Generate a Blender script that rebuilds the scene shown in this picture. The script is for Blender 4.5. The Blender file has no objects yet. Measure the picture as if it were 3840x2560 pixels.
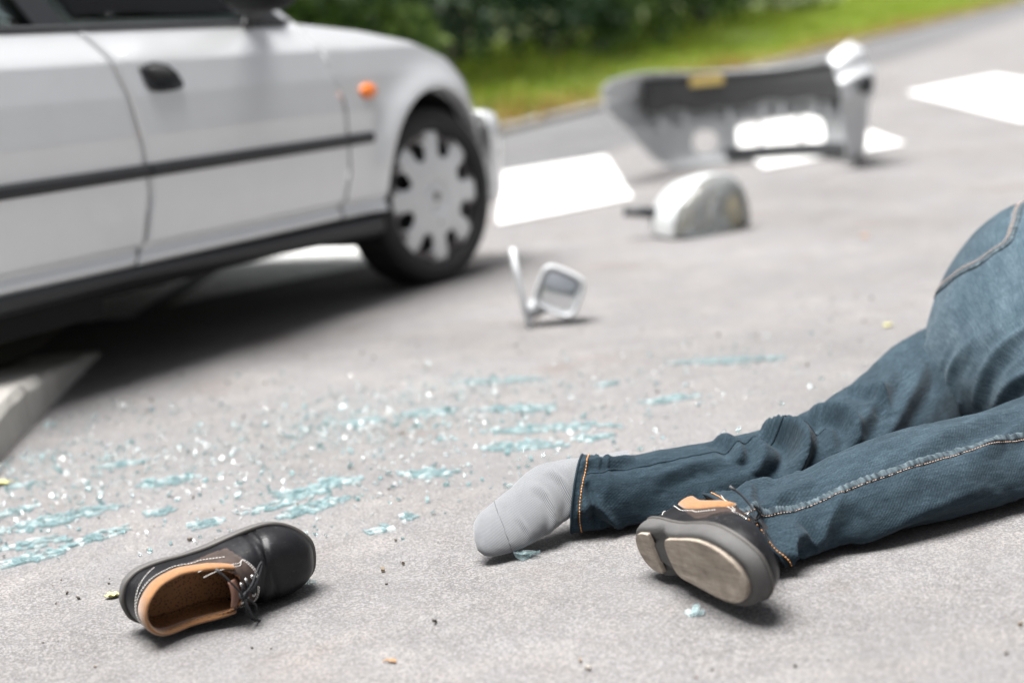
import bpy, bmesh, math, random
import numpy as np
from mathutils import Vector, Matrix
from mathutils.bvhtree import BVHTree

random.seed(7)
RNG = np.random.default_rng(7)
SC = bpy.context.scene
COL = SC.collection
PI = math.pi

# ------------------------------------------------------------------ camera, sky, sun, exposure
CAM_H = 0.70
PITCH = math.radians(10.33)
ROLL = math.radians(5.0)
cam_data = bpy.data.cameras.new('camera')
cam_data.sensor_width = 36.0
cam_data.lens = 53.57
cam_data.clip_start = 0.05
cam_data.clip_end = 900.0
cam_data.dof.use_dof = True
cam_data.dof.focus_distance = 2.17
cam_data.dof.aperture_fstop = 2.05
cam = bpy.data.objects.new('camera', cam_data)
COL.objects.link(cam)
r0 = Vector((1, 0, 0)); u0 = Vector((0, math.sin(PITCH), math.cos(PITCH)))
right = r0 * math.cos(ROLL) - u0 * math.sin(ROLL)
up = r0 * math.sin(ROLL) + u0 * math.cos(ROLL)
back = -Vector((0, math.cos(PITCH), -math.sin(PITCH)))
cam.matrix_world = Matrix(((right.x, up.x, back.x, 0.0), (right.y, up.y, back.y, 0.0),
                           (right.z, up.z, back.z, CAM_H), (0, 0, 0, 1)))
SC.camera = cam

SUN_EL = math.radians(79.0)
SUN_AZ = math.radians(-95.0)          # compass angle from +Y towards +X
world = bpy.data.worlds.new('World'); SC.world = world; world.use_nodes = True
wn = world.node_tree.nodes; wl = world.node_tree.links
sky = wn.new('ShaderNodeTexSky'); sky.sky_type = 'NISHITA'; sky.sun_disc = False
sky.sun_elevation = SUN_EL; sky.sun_rotation = SUN_AZ
sky.air_density = 1.0; sky.dust_density = 6.0; sky.ozone_density = 1.0
hs = wn.new('ShaderNodeHueSaturation'); hs.inputs['Saturation'].default_value = 0.22
wl.new(sky.outputs[0], hs.inputs['Color'])
bg = wn['Background']; bg.inputs['Strength'].default_value = 0.050
wl.new(hs.outputs[0], bg.inputs['Color'])
sun_l = bpy.data.lights.new('sun', 'SUN'); sun_l.energy = 4.6; sun_l.angle = math.radians(38)
sun_l.color = (1.0, 0.985, 0.965)
sun = bpy.data.objects.new('sun', sun_l); COL.objects.link(sun)
sd = Vector((math.sin(SUN_AZ) * math.cos(SUN_EL), math.cos(SUN_AZ) * math.cos(SUN_EL), math.sin(SUN_EL)))
sun.rotation_euler = sd.to_track_quat('Z', 'Y').to_euler()
SC.view_settings.view_transform = 'Standard'
SC.view_settings.look = 'None'
SC.view_settings.gamma = 1.0
SC.view_settings.exposure = 1.36
SC.render.engine = 'CYCLES'
SC.cycles.use_denoising = True
SC.cycles.max_bounces = 8
SC.cycles.transparent_max_bounces = 12

# ------------------------------------------------------------------ mesh helpers
def mesh_from(name, v, f, mats=(), fm=None, uv=None, smooth=True):
    me = bpy.data.meshes.new(name)
    v = np.asarray(v, dtype=float).reshape(-1, 3)
    me.from_pydata(v.tolist(), [], [tuple(int(i) for i in q) for q in f])
    for m in (mats if isinstance(mats, (list, tuple)) else [mats]):
        me.materials.append(m)
    if fm is not None:
        me.polygons.foreach_set('material_index', np.asarray(fm, dtype=np.int32))
    if uv is not None:
        lay = me.uv_layers.new(name='UVMap')
        li = np.zeros(len(me.loops), dtype=np.int32); me.loops.foreach_get('vertex_index', li)
        lay.data.foreach_set('uv', np.asarray(uv, dtype=np.float32)[li].ravel())
    if smooth:
        me.polygons.foreach_set('use_smooth', np.ones(len(me.polygons), dtype=bool))
    me.validate(); me.update()
    return me

def obj(name, v, f, mats=(), parent=None, fm=None, uv=None, smooth=True, solid=None, bevel=None, sub=0, fix=True):
    me = mesh_from(name, v, f, mats, fm, uv, smooth)
    if fix and fm is None and uv is None:
        bm = bmesh.new(); bm.from_mesh(me)
        bmesh.ops.recalc_face_normals(bm, faces=bm.faces); bm.to_mesh(me); bm.free()
    o = bpy.data.objects.new(name, me); COL.objects.link(o)
    if parent is not None:
        o.parent = parent
    if solid:
        m = o.modifiers.new('solid', 'SOLIDIFY'); m.thickness = solid; m.offset = -1.0
    if bevel:
        m = o.modifiers.new('bevel', 'BEVEL'); m.width = bevel; m.segments = 3; m.limit_method = 'ANGLE'
        m.angle_limit = math.radians(35)
    if sub:
        m = o.modifiers.new('sub', 'SUBSURF'); m.levels = sub; m.render_levels = sub
    return o

def thing(name, label, cat, loc=(0, 0, 0), rotz=0.0, group=None, mat=None):
    o = bpy.data.objects.new(name, None); COL.objects.link(o)
    if mat is not None:
        o.matrix_world = mat
    else:
        o.location = loc; o.rotation_euler = (0, 0, rotz)
    return tag(o, label, cat, group)

def tag(o, label=None, cat=None, group=None, kind=None):
    if label: o['label'] = label
    if cat: o['category'] = cat
    if group: o['group'] = group
    if kind: o['kind'] = kind
    return o

def merge(parts):
    V = []; Fc = []; n = 0
    for v, f in parts:
        v = np.asarray(v, dtype=float).reshape(-1, 3)
        V.append(v); Fc += [tuple(i + n for i in q) for q in f]; n += len(v)
    return np.concatenate(V), Fc

def gridfaces(nr, nc, wrap=False):
    F = []
    cc = nc if wrap else nc - 1
    for i in range(nr - 1):
        for j in range(cc):
            a = i * nc + j; b = i * nc + (j + 1) % nc
            F.append((a, b, b + nc, a + nc))
    return F

def box(c, s, R=None):
    c = np.array(c, float); s = np.array(s, float) / 2
    v = np.array([[x, y, z] for x in (-1, 1) for y in (-1, 1) for z in (-1, 1)], float) * s
    if R is not None: v = v @ np.array(R).T
    f = [(0, 1, 3, 2), (4, 6, 7, 5), (0, 4, 5, 1), (2, 3, 7, 6), (0, 2, 6, 4), (1, 5, 7, 3)]
    return v + c, f

def catmull(P, n):
    P = np.asarray(P, float); m = len(P)
    t = np.linspace(0, m - 1, n); i = np.clip(t.astype(int), 0, m - 2); u = (t - i)
    p0 = P[np.clip(i - 1, 0, m - 1)]; p1 = P[i]; p2 = P[i + 1]; p3 = P[np.clip(i + 2, 0, m - 1)]
    sh = (-1,) + (1,) * (P.ndim - 1); u = u.reshape(sh)
    return 0.5 * (2 * p1 + (p2 - p0) * u + (2 * p0 - 5 * p1 + 4 * p2 - p3) * u ** 2 + (3 * p1 - p0 - 3 * p2 + p3) * u ** 3)

def tube(P, r, n=8, closed=False, cap=True):
    P = np.asarray(P, float); m = len(P)
    r = np.broadcast_to(np.asarray(r, float), (m,))
    if closed: T = np.roll(P, -1, 0) - np.roll(P, 1, 0)
    else: T = np.gradient(P, axis=0)
    T /= np.linalg.norm(T, axis=1)[:, None] + 1e-12
    ref = np.array([0, 0, 1.0]) if abs(T[0, 2]) < .9 else np.array([1.0, 0, 0])
    N = np.zeros_like(P); nv = np.cross(T[0], ref); nv /= np.linalg.norm(nv)
    for i in range(m):
        nv = nv - T[i] * (nv @ T[i]); nv /= np.linalg.norm(nv) + 1e-12; N[i] = nv
    B = np.cross(T, N)
    th = np.linspace(0, 2 * PI, n, endpoint=False)
    v = P[:, None] + r[:, None, None] * (np.cos(th)[None, :, None] * N[:, None] + np.sin(th)[None, :, None] * B[:, None])
    v = v.reshape(-1, 3)
    f = gridfaces(m, n, True)
    if closed:
        f += [((m - 1) * n + j, (m - 1) * n + (j + 1) % n, (j + 1) % n, j) for j in range(n)]
    elif cap:
        f.append(tuple(range(n - 1, -1, -1))); f.append(tuple(range((m - 1) * n, m * n)))
    return v, f

def lathe(prof, n=64, axis='y'):
    """prof: (r, h) pairs turned about the axis, h along it."""
    prof = np.asarray(prof, float); th = np.linspace(0, 2 * PI, n, endpoint=False)
    r = prof[:, 0][:, None]; h = np.repeat(prof[:, 1][:, None], n, 1)
    x = r * np.cos(th); z = r * np.sin(th)
    v = np.stack([x, h, z], -1).reshape(-1, 3) if axis == 'y' else np.stack([x, z, h], -1).reshape(-1, 3)
    return v, gridfaces(len(prof), n, True)

def loops_solid(loops, cap=True):
    """stack of closed loops with equal point count -> closed skin"""
    L = [np.asarray(l, float) for l in loops]; n = len(L[0])
    v = np.concatenate(L); f = gridfaces(len(L), n, True)
    if cap:
        f.append(tuple(range(n - 1, -1, -1))); f.append(tuple(range((len(L) - 1) * n, len(L) * n)))
    return v, f

def snets(F, lo, h):
    """naive surface nets on a sampled field (negative = inside)"""
    nx, ny, nz = F.shape; ins = F < 0
    acc = np.zeros((nx - 1, ny - 1, nz - 1, 3)); cnt = np.zeros((nx - 1, ny - 1, nz - 1))
    cor = [(0, 0, 0), (1, 0, 0), (0, 1, 0), (1, 1, 0), (0, 0, 1), (1, 0, 1), (0, 1, 1), (1, 1, 1)]
    ed = [(0, 1), (2, 3), (4, 5), (6, 7), (0, 2), (1, 3), (4, 6), (5, 7), (0, 4), (1, 5), (2, 6), (3, 7)]
    sl = lambda c: (slice(c[0], nx - 1 + c[0]), slice(c[1], ny - 1 + c[1]), slice(c[2], nz - 1 + c[2]))
    for a, b in ed:
        ca, cb = cor[a], cor[b]; fa = F[sl(ca)]; fb = F[sl(cb)]
        m = ins[sl(ca)] != ins[sl(cb)]
        t = np.where(m, fa / np.where(m, fa - fb, 1), 0)
        for k in range(3):
            acc[..., k] += np.where(m, ca[k] + t * (cb[k] - ca[k]), 0)
        cnt += m
    act = cnt > 0
    idx = -np.ones(act.shape, dtype=np.int64); idx[act] = np.arange(act.sum())
    base = np.stack(np.nonzero(act), 1)
    V = (base + acc[act] / cnt[act][:, None]) * h + np.array(lo)
    Q = []
    for ax in range(3):
        s0 = [slice(None)] * 3; s1 = [slice(None)] * 3
        s0[ax] = slice(0, F.shape[ax] - 1); s1[ax] = slice(1, None)
        a0 = ins[tuple(s0)]; ch = a0 != ins[tuple(s1)]
        P = np.stack(np.nonzero(ch), 1)
        o1, o2 = [(1, 2), (2, 0), (0, 1)][ax]
        ok = (P[:, o1] > 0) & (P[:, o2] > 0) & (P[:, o1] < F.shape[o1] - 1) & (P[:, o2] < F.shape[o2] - 1)
        P = P[ok]; g = a0[tuple(P.T)]
        def at(d1, d2):
            q = P.copy(); q[:, o1] += d1; q[:, o2] += d2
            return idx[tuple(q.T)]
        q = np.stack([at(-1, -1), at(0, -1), at(0, 0), at(-1, 0)], 1)
        q[~g] = q[~g][:, ::-1]
        Q.append(q)
    Q = np.concatenate(Q)
    return V, Q.tolist()

def field(lo, hi, h):
    ax = [np.arange(lo[k], hi[k] + h, h) for k in range(3)]
    return np.meshgrid(*ax, indexing='ij')

def cone_sdf(X, Y, Z, a, b, ra, rb):
    a = np.array(a, float); b = np.array(b, float); d = b - a
    px, py, pz = X - a[0], Y - a[1], Z - a[2]
    t = np.clip((px * d[0] + py * d[1] + pz * d[2]) / (d @ d), 0, 1)
    return np.sqrt((px - t * d[0]) ** 2 + (py - t * d[1]) ** 2 + (pz - t * d[2]) ** 2) - (ra + (rb - ra) * t)

def smin(a, b, k):
    h = np.clip(0.5 + 0.5 * (b - a) / k, 0, 1)
    return b + (a - b) * h - k * h * (1 - h)

def dashes(P, r, length, gap, n=5):
    """thread stitches along a polyline"""
    P = np.asarray(P, float); s = np.concatenate([[0], np.cumsum(np.linalg.norm(np.diff(P, axis=0), axis=1))])
    parts = []; x = 0.0
    at = lambda q: np.stack([np.interp(q, s, P[:, k]) for k in range(3)], -1)
    while x + length < s[-1]:
        parts.append(tube(at(np.linspace(x, x + length, 3)), r, n)); x += length + gap
    return merge(parts)

# ------------------------------------------------------------------ material helpers
class NT:
    def __init__(self, name):
        self.m = bpy.data.materials.new(name); self.m.use_nodes = True
        self.n = self.m.node_tree.nodes; self.l = self.m.node_tree.links
        self.b = self.n['Principled BSDF']; self.out = self.n['Material Output']
    def add(self, t, **kw):
        nd = self.n.new(t)
        for k, v in kw.items():
            if k.startswith('_'): setattr(nd, k[1:], v)
            else: nd.inputs[k.replace('0', ' ')].default_value = v
        return nd
    def link(self, a, b): self.l.new(a, b)
    def coord(self, kind='Object', scale=None):
        tc = self.n.new('ShaderNodeTexCoord'); o = tc.outputs[kind]
        if scale is not None:
            mp = self.n.new('ShaderNodeMapping'); mp.inputs['Scale'].default_value = scale
            self.link(o, mp.inputs[0]); o = mp.outputs[0]
        return o
    def noise(self, co, scale, detail=4, rough=.55, dist=0.0):
        nd = self.n.new('ShaderNodeTexNoise'); nd.inputs['Scale'].default_value = scale
        nd.inputs['Detail'].default_value = detail; nd.inputs['Roughness'].default_value = rough
        nd.inputs['Distortion'].default_value = dist; self.link(co, nd.inputs['Vector'])
        return nd.outputs['Fac']
    def voro(self, co, scale, feature='F1', out='Distance'):
        nd = self.n.new('ShaderNodeTexVoronoi'); nd.feature = feature; nd.inputs['Scale'].default_value = scale
        self.link(co, nd.inputs['Vector']); return nd.outputs[out]
    def ramp(self, fac, stops):
        nd = self.n.new('ShaderNodeValToRGB'); e = nd.color_ramp.elements
        while len(e) > 1: e.remove(e[-1])
        e[0].position = stops[0][0]; e[0].color = tuple(stops[0][1]) + (1,) if len(stops[0][1]) == 3 else stops[0][1]
        for p, c in stops[1:]:
            x = e.new(p); x.color = tuple(c) + (1,)
        self.link(fac, nd.inputs[0]); return nd.outputs[0]
    def mix(self, fac, a, b, mode='MIX'):
        nd = self.n.new('ShaderNodeMix'); nd.data_type = 'RGBA'; nd.blend_type = mode
        for s, v in ((0, fac), (6, a), (7, b)):
            if hasattr(v, 'is_linked'): self.link(v, nd.inputs[s])
            elif s == 0: nd.inputs[0].default_value = v
            else: nd.inputs[s].default_value = tuple(v) + (1,)
        return nd.outputs[2]
    def math(self, op, a, b=0.0):
        nd = self.n.new('ShaderNodeMath'); nd.operation = op
        for i, v in enumerate((a, b)):
            if hasattr(v, 'is_linked'): self.link(v, nd.inputs[i])
            else: nd.inputs[i].default_value = v
        return nd.outputs[0]
    def bump(self, h, strength=.3, dist=.002, prev=None):
        nd = self.n.new('ShaderNodeBump'); nd.inputs['Strength'].default_value = strength
        nd.inputs['Distance'].default_value = dist; self.link(h, nd.inputs['Height'])
        if prev is not None: self.link(prev, nd.inputs['Normal'])
        return nd.outputs[0]
    def set(self, **kw):
        for k, v in kw.items():
            k = {'color': 'Base Color', 'rough': 'Roughness', 'metal': 'Metallic', 'coat': 'Coat Weight', 'trans': 'Transmission Weight',
                 'ior': 'IOR', 'spec': 'Specular IOR Level', 'sheen': 'Sheen Weight', 'normal': 'Normal', 'coatr': 'Coat Roughness'}[k]
            if hasattr(v, 'is_linked'): self.link(v, self.b.inputs[k])
            elif k == 'Base Color': self.b.inputs[k].default_value = tuple(v) + (1,)
            else: self.b.inputs[k].default_value = v
        return self.m

def simple(name, c, rough=.5, metal=0.0, var=.12, scale=30.0, bump=0.0, bscale=300.0, bdist=.001, **kw):
    t = NT(name); co = t.coord()
    n = t.noise(co, scale, 5)
    col = t.mix(n, tuple(x * (1 - var) for x in c), tuple(min(1, x * (1 + var)) for x in c))
    t.set(color=col, rough=rough, metal=metal, **kw)
    if bump: t.set(normal=t.bump(t.noise(co, bscale, 4, .6), bump, bdist))
    return t.m

# --- asphalt
def make_asphalt(name, dark, light, tan_amt=.5, worn=True):
    t = NT(name); co = t.coord()
    chips = t.voro(co, 420, out='Color'); cd = t.voro(co, 420)
    fine = t.noise(co, 520, 3, .6)
    mid = t.noise(co, 14, 6, .62)
    big = t.noise(co, 1.1, 4, .55)
    sep = t.n.new('ShaderNodeSeparateColor'); t.link(chips, sep.inputs[0])
    stone = t.ramp(sep.outputs[0], [(0.0, tuple(x * .80 for x in dark)), (.45, dark), (.8, light), (1.0, tuple(min(1, x * 1.15) for x in light))])
    tint = t.ramp(sep.outputs[1], [(0, (1.0, .975, .95)), (.6, (1, 1, 1)), (.85, (1.05, .97, .90)), (1, (1.10, .95, .84))])
    stone = t.mix(tan_amt, stone, tint, 'MULTIPLY')
    pits = t.ramp(t.noise(co, 330, 3, .6), [(.29, (.40, .385, .38)), (.38, (1, 1, 1))])
    c = t.mix(.95, stone, pits, 'MULTIPLY')
    calm = t.ramp(t.noise(t.coord(scale=(1.0, .45, 1)), 3.2, 5, .6, .3), [(.42, (0, 0, 0)), (.62, (1, 1, 1))])
    c = t.mix(t.math('MULTIPLY', calm, .40), c, tuple((x + y) / 2 * .98 for x, y in zip(dark, light)))
    # tan chips where the binder has worn away, in patches
    pm = t.ramp(t.noise(co, 5.5, 6, .7, .4), [(.50, (0, 0, 0)), (.66, (1, 1, 1))])
    tc = t.ramp(t.noise(co, 210, 4, .6), [(.53, (0, 0, 0)), (.60, (1, 1, 1))])
    c = t.mix(t.math('MULTIPLY', t.math('MULTIPLY', pm, tc), .80), c, tuple(min(1, x * 1.32) * y for x, y in zip(light, (1.10, .98, .86))))
    c = t.mix(.55, c, t.ramp(mid, [(.3, (.82, .81, .81)), (.7, (1.10, 1.10, 1.09))]), 'MULTIPLY')
    c = t.mix(.7, c, t.ramp(big, [(.28, (.76, .745, .74)), (.72, (1.16, 1.16, 1.17))]), 'MULTIPLY')
    dirt = t.ramp(t.noise(co, 2.3, 6, .66, .4), [(.57, (0, 0, 0)), (.74, (1, 1, 1))])
    c = t.mix(t.math('MULTIPLY', dirt, .60), c, (.105, .076, .060))
    h = t.math('ADD', t.math('MULTIPLY', cd, .5), t.math('MULTIPLY', t.noise(co, 330, 4, .62), 1.0))
    n1 = t.bump(h, .48, .0020)
    t.set(color=c, rough=.88, normal=t.bump(mid, .25, .006, n1), spec=.3)
    return t.m
M = {}
M['asphalt'] = make_asphalt('asphalt', (.122, .121, .123), (.200, .198, .200))
M['asphalt_strip'] = make_asphalt('asphalt_strip', (.085, .087, .091), (.135, .138, .143), .3)
M['pavement'] = make_asphalt('pavement', (.26, .245, .23), (.36, .345, .33), .4)
def make_paint():
    t = NT('road_paint'); co = t.coord()
    w = t.ramp(t.noise(co, 22, 7, .75), [(.34, (.24, .24, .24)), (.47, (.66, .66, .65))])
    c = t.mix(.5, w, t.ramp(t.noise(co, 4, 4), [(.3, (.9, .9, .9)), (.7, (1.06, 1.06, 1.05))]), 'MULTIPLY')
    return t.set(color=c, rough=.65, normal=t.bump(t.noise(co, 200, 4, .6), .5, .002))
M['road_paint'] = make_paint()
M['kerb'] = simple('kerb_concrete', (.40, .385, .36), .85, var=.25, scale=14, bump=.6, bscale=160, bdist=.003)
M['edging'] = simple('edging_concrete', (.27, .255, .235), .9, var=.35, scale=6, bump=.6, bscale=60, bdist=.006)
# --- denim
def make_denim():
    t = NT('denim'); uvn = t.coord('UV'); 
    at = t.n.new('ShaderNodeAttribute'); at.attribute_name = 'fade'
    fade = at.outputs['Fac']
    def uvs(s):
        mp = t.n.new('ShaderNodeMapping'); mp.inputs['Scale'].default_value = s; t.link(uvn, mp.inputs[0]); return mp.outputs[0]
    warp = t.noise(uvs((1.0, .14, 1)), 330, 4, .65)          # threads along the leg
    weave = t.noise(uvs((1, .7, 1)), 480, 3, .6)
    blotch = t.noise(uvs((1, .35, 1)), 40, 6, .66)
    wide = t.noise(uvs((1, .5, 1)), 9, 4, .6)
    base = t.mix(fade, (.0055, .0120, .0180), (.036, .062, .082))
    hi = t.mix(fade, (.027, .047, .062), (.115, .156, .184))
    k = t.math('ADD', t.math('MULTIPLY', warp, .50), t.math('ADD', t.math('MULTIPLY', weave, .45), t.math('MULTIPLY', blotch, .40)))
    kk = t.ramp(k, [(.52, (0, 0, 0)), (.68, (.34, .34, .34)), (.86, (1, 1, 1))])
    c = t.mix(kk, base, hi)
    c = t.mix(.8, c, t.ramp(wide, [(.28, (.62, .65, .68)), (.72, (1.30, 1.28, 1.25))]), 'MULTIPLY')
    wv = t.n.new('ShaderNodeTexWave'); wv.wave_type = 'BANDS'; wv.bands_direction = 'DIAGONAL'
    wv.inputs['Scale'].default_value = 120; wv.inputs['Distortion'].default_value = 1.2; t.link(uvs((1, 1, 1)), wv.inputs['Vector'])
    n = t.bump(t.math('ADD', wv.outputs['Fac'], weave), .35, .0006)
    n = t.bump(blotch, .35, .004, n)
    return t.set(color=c, rough=.92, normal=n, sheen=.04, spec=.12)
M['denim'] = make_denim()
M['thread_orange'] = simple('thread_orange', (.52, .24, .075), .8, scale=200)
M['thread_pale'] = simple('thread_pale', (.42, .31, .25), .85, scale=400, var=.3)
M['thread_white'] = simple('thread_white', (.72, .70, .66), .8, scale=200)
def make_seam():
    t = NT('seam_denim'); u = t.coord('UV')
    wv = t.noise(u, 105, 2, .5)
    m2 = t.noise(u, 400, 2)
    c = t.ramp(t.math('ADD', t.math('MULTIPLY', wv, .8), t.math('MULTIPLY', m2, .2)), [(.40, (.008, .018, .026)), (.66, (.085, .115, .132))])
    return t.set(color=c, rough=.92, normal=t.bump(wv, .7, .003))
M['seam'] = make_seam()
# --- sock
def make_sock():
    t = NT('sock_knit'); u = t.coord('UV')
    wv = t.n.new('ShaderNodeTexWave'); wv.bands_direction = 'Y'; wv.inputs['Scale'].default_value = 19
    wv.inputs['Distortion'].default_value = .35; wv.inputs['Detail'].default_value = 1; t.link(u, wv.inputs['Vector'])
    co = t.coord()
    c = t.mix(wv.outputs['Fac'], (.080, .084, .090), (.235, .242, .252))
    c = t.mix(.4, c, t.ramp(t.noise(co, 25, 4), [(.3, (.86, .86, .87)), (.7, (1.1, 1.1, 1.1))]), 'MULTIPLY')
    n = t.bump(wv.outputs['Fac'], .45, .0009)
    return t.set(color=c, rough=.93, normal=t.bump(t.noise(co, 700, 2), .3, .0006, n), sheen=.3, spec=.15)
M['sock'] = make_sock()
M['sock_seam'] = simple('sock_seam', (.11, .114, .12), .9)
# --- shoe
def make_leather(name, c, c2, rough=.36):
    t = NT(name); co = t.coord()
    a = t.noise(co, 22, 6, .62, .5); b = t.noise(co, 380, 3, .6)
    scr = t.noise(t.coord(scale=(1, 5, 1)), 90, 5, .7)
    col = t.mix(t.ramp(a, [(.40, (0, 0, 0)), (.68, (1, 1, 1))]), c, c2)
    col = t.mix(t.math('MULTIPLY', t.ramp(scr, [(.62, (0, 0, 0)), (.74, (1, 1, 1))]), .35), col, (.16, .15, .145))
    rg = t.math('ADD', t.math('MULTIPLY', a, .28), rough - .14)
    n = t.bump(b, .22, .0006); n = t.bump(t.noise(co, 60, 5, .6), .16, .003, n)
    return t.set(color=col, rough=rg, normal=n, spec=.24)
M['leather_black'] = make_leather('leather_black', (.0045, .0045, .0055), (.010, .010, .012), .40)
M['leather_brown'] = make_leather('leather_brown', (.030, .021, .018), (.062, .044, .038), .48)
M['suede'] = simple('suede_tan', (.235, .108, .036), .95, var=.3, scale=120, bump=.6, bscale=900, bdist=.0012, sheen=.4)
def make_lining():
    t = NT('lining'); co = t.coord()
    dots = t.voro(co, 260)
    c = t.mix(t.ramp(dots, [(.28, (0, 0, 0)), (.40, (1, 1, 1))]), (.090, .040, .016), (.235, .108, .040))
    c = t.mix(.6, c, t.ramp(t.noise(co, 22, 4), [(.3, (.7, .7, .7)), (.7, (1.15, 1.15, 1.15))]), 'MULTIPLY')
    return t.set(color=c, rough=.75)
M['lining'] = make_lining()
M['tan_leather'] = simple('tan_leather', (.30, .145, .055), .55, var=.2, scale=40)
M['tongue'] = simple('tongue_leather', (.20, .105, .075), .6, var=.2, scale=50)
M['rubber_grey'] = simple('rubber_grey', (.070, .068, .067), .75, var=.3, scale=40, bump=.6, bscale=420, bdist=.0012)
M['rubber_welt'] = simple('rubber_welt', (.075, .070, .065), .55, var=.25, scale=60, bump=.3, bscale=500, bdist=.0008)
def make_tread():
    t = NT('outsole_tan'); co = t.coord(scale=(.10, 1.0, 1))
    a = t.noise(co, 120, 6, .78); co2 = t.coord()
    c = t.ramp(a, [(.28, (.21, .175, .145)), (.55, (.36, .31, .255)), (.75, (.44, .39, .33))])
    c = t.mix(.8, c, t.ramp(t.noise(co2, 34, 6, .68), [(.3, (.58, .56, .55)), (.62, (1.08, 1.08, 1.08))]), 'MULTIPLY')
    c = t.mix(t.math('MULTIPLY', t.ramp(t.noise(co2, 300, 3, .6), [(.62, (0, 0, 0)), (.70, (1, 1, 1))]), .6), c, (.10, .085, .07))
    return t.set(color=c, rough=.85, normal=t.bump(a, .8, .0016))
M['outsole'] = make_tread()
M['lace'] = simple('lace', (.012, .013, .016), .8, var=.3, scale=300, bump=.5, bscale=900)
M['eyelet'] = simple('eyelet_metal', (.80, .80, .78), .3, 1.0)
# --- car
def make_carpaint():
    t = NT('silver_paint'); co = t.coord()
    fl = t.noise(co, 900, 2)
    c = t.mix(fl, (.70, .715, .73), (.78, .795, .81))
    dirt = t.ramp(t.noise(co, 9, 6, .65), [(.45, (1, 1, 1)), (.75, (.90, .885, .87))])
    c = t.mix(.35, c, dirt, 'MULTIPLY')
    return t.set(color=c, rough=.30, metal=.35, coat=1.0, coatr=.05)
M['paint'] = make_carpaint()
M['loose_silver'] = simple('loose_silver', (.50, .515, .53), .45, .1, var=.12, scale=14, bump=.15, bscale=60, coat=.2)
M['trim'] = simple('black_trim', (.019, .021, .024), .5, var=.2, bump=.2, bscale=600)
M['mirror_black'] = simple('mirror_black', (.010, .011, .012), .6, var=.2, spec=.25)
M['under'] = simple('underbody', (.008, .008, .008), .9)
M['tyre'] = simple('tyre_rubber', (.013, .013, .014), .7, var=.3, bump=.3, bscale=200)
M['hubcap'] = simple('hubcap_silver', (.70, .715, .725), .42, .3, var=.1)
M['hub_dark'] = simple('hub_recess', (.012, .012, .013), .7)
M['hub_ring'] = simple('hubcap_rim', (.20, .185, .18), .5, .4, var=.2)
M['chrome'] = simple('chrome', (.80, .81, .82), .16, .9, var=.04)
M['lamp_shell'] = simple('lamp_shell', (.66, .68, .69), .30, .35, var=.06)
M['grey_plastic'] = simple('grey_plastic', (.055, .056, .058), .7, var=.3, bump=.3)
def glass_mat(name, c, rough=.02, trans=1.0, alpha_mix=.35):
    t = NT(name)
    t.set(color=c, rough=rough, trans=0.0)
    tr = t.n.new('ShaderNodeBsdfTransparent'); tr.inputs[0].default_value = tuple(c) + (1,)
    gl = t.n.new('ShaderNodeBsdfGlossy'); gl.inputs['Roughness'].default_value = rough
    fr = t.n.new('ShaderNodeFresnel'); fr.inputs['IOR'].default_value = 1.5
    mx = t.n.new('ShaderNodeMixShader'); t.link(fr.outputs[0], mx.inputs[0]); t.link(tr.outputs[0], mx.inputs[1]); t.link(gl.outputs[0], mx.inputs[2])
    t.link(mx.outputs[0], t.out.inputs[0])
    return t.m
M['car_glass'] = glass_mat('car_glass', (.80, .89, .86))
def whitened_lens():  # white diffuse share stands in for light on the dark lamp interior
    m = glass_mat('lens_glass', (.95, .97, .97), .05); nt_ = m.node_tree; o_ = nt_.nodes['Material Output']; src = o_.inputs[0].links[0].from_socket
    df = nt_.nodes.new('ShaderNodeBsdfDiffuse'); df.inputs[0].default_value = (.80, .83, .84, 1); mx = nt_.nodes.new('ShaderNodeMixShader'); mx.inputs[0].default_value = .15
    nt_.links.new(src, mx.inputs[1]); nt_.links.new(df.outputs[0], mx.inputs[2]); nt_.links.new(mx.outputs[0], o_.inputs[0]); return m
M['lens_glass'] = whitened_lens()
def orange_lens():
    t = NT('amber_lens'); co = t.coord(scale=(60, 60, 60))
    return t.set(color=t.mix(t.noise(co, 3), (.72, .15, .012), (.85, .23, .02)), rough=.2, coat=.5)
M['amber'] = orange_lens()
M['amber_dull'] = simple('amber_dull', (.42, .33, .16), .3, var=.2, coat=.5)
def mirror_glass():
    t = NT('mirror_glass'); co = t.coord()
    return t.set(color=t.mix(t.noise(co, 14, 4), (.66, .68, .70), (.80, .82, .84)), rough=.16, metal=1.0)
M['mirror'] = mirror_glass()
M['sticker'] = simple('yellow_sticker', (.62, .47, .16), .6, var=.15)
M['seat_cloth'] = simple('seat_cloth', (.10, .105, .11), .95, bump=.3)
def make_teal():
    t = NT('shattered_glass'); co = t.coord()
    gi = t.n.new('ShaderNodeNewGeometry')
    c = t.ramp(gi.outputs['Random Per Island'], [(0, (.42, .63, .64)), (.3, (.68, .83, .84)), (.5, (.88, .95, .95)), (.8, (.97, .99, .99)), (1, (.98, .99, .99))])
    t.set(color=c, rough=.08, trans=.85, ior=1.35, spec=.6)
    return t.m
M['shards'] = make_teal()
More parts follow.
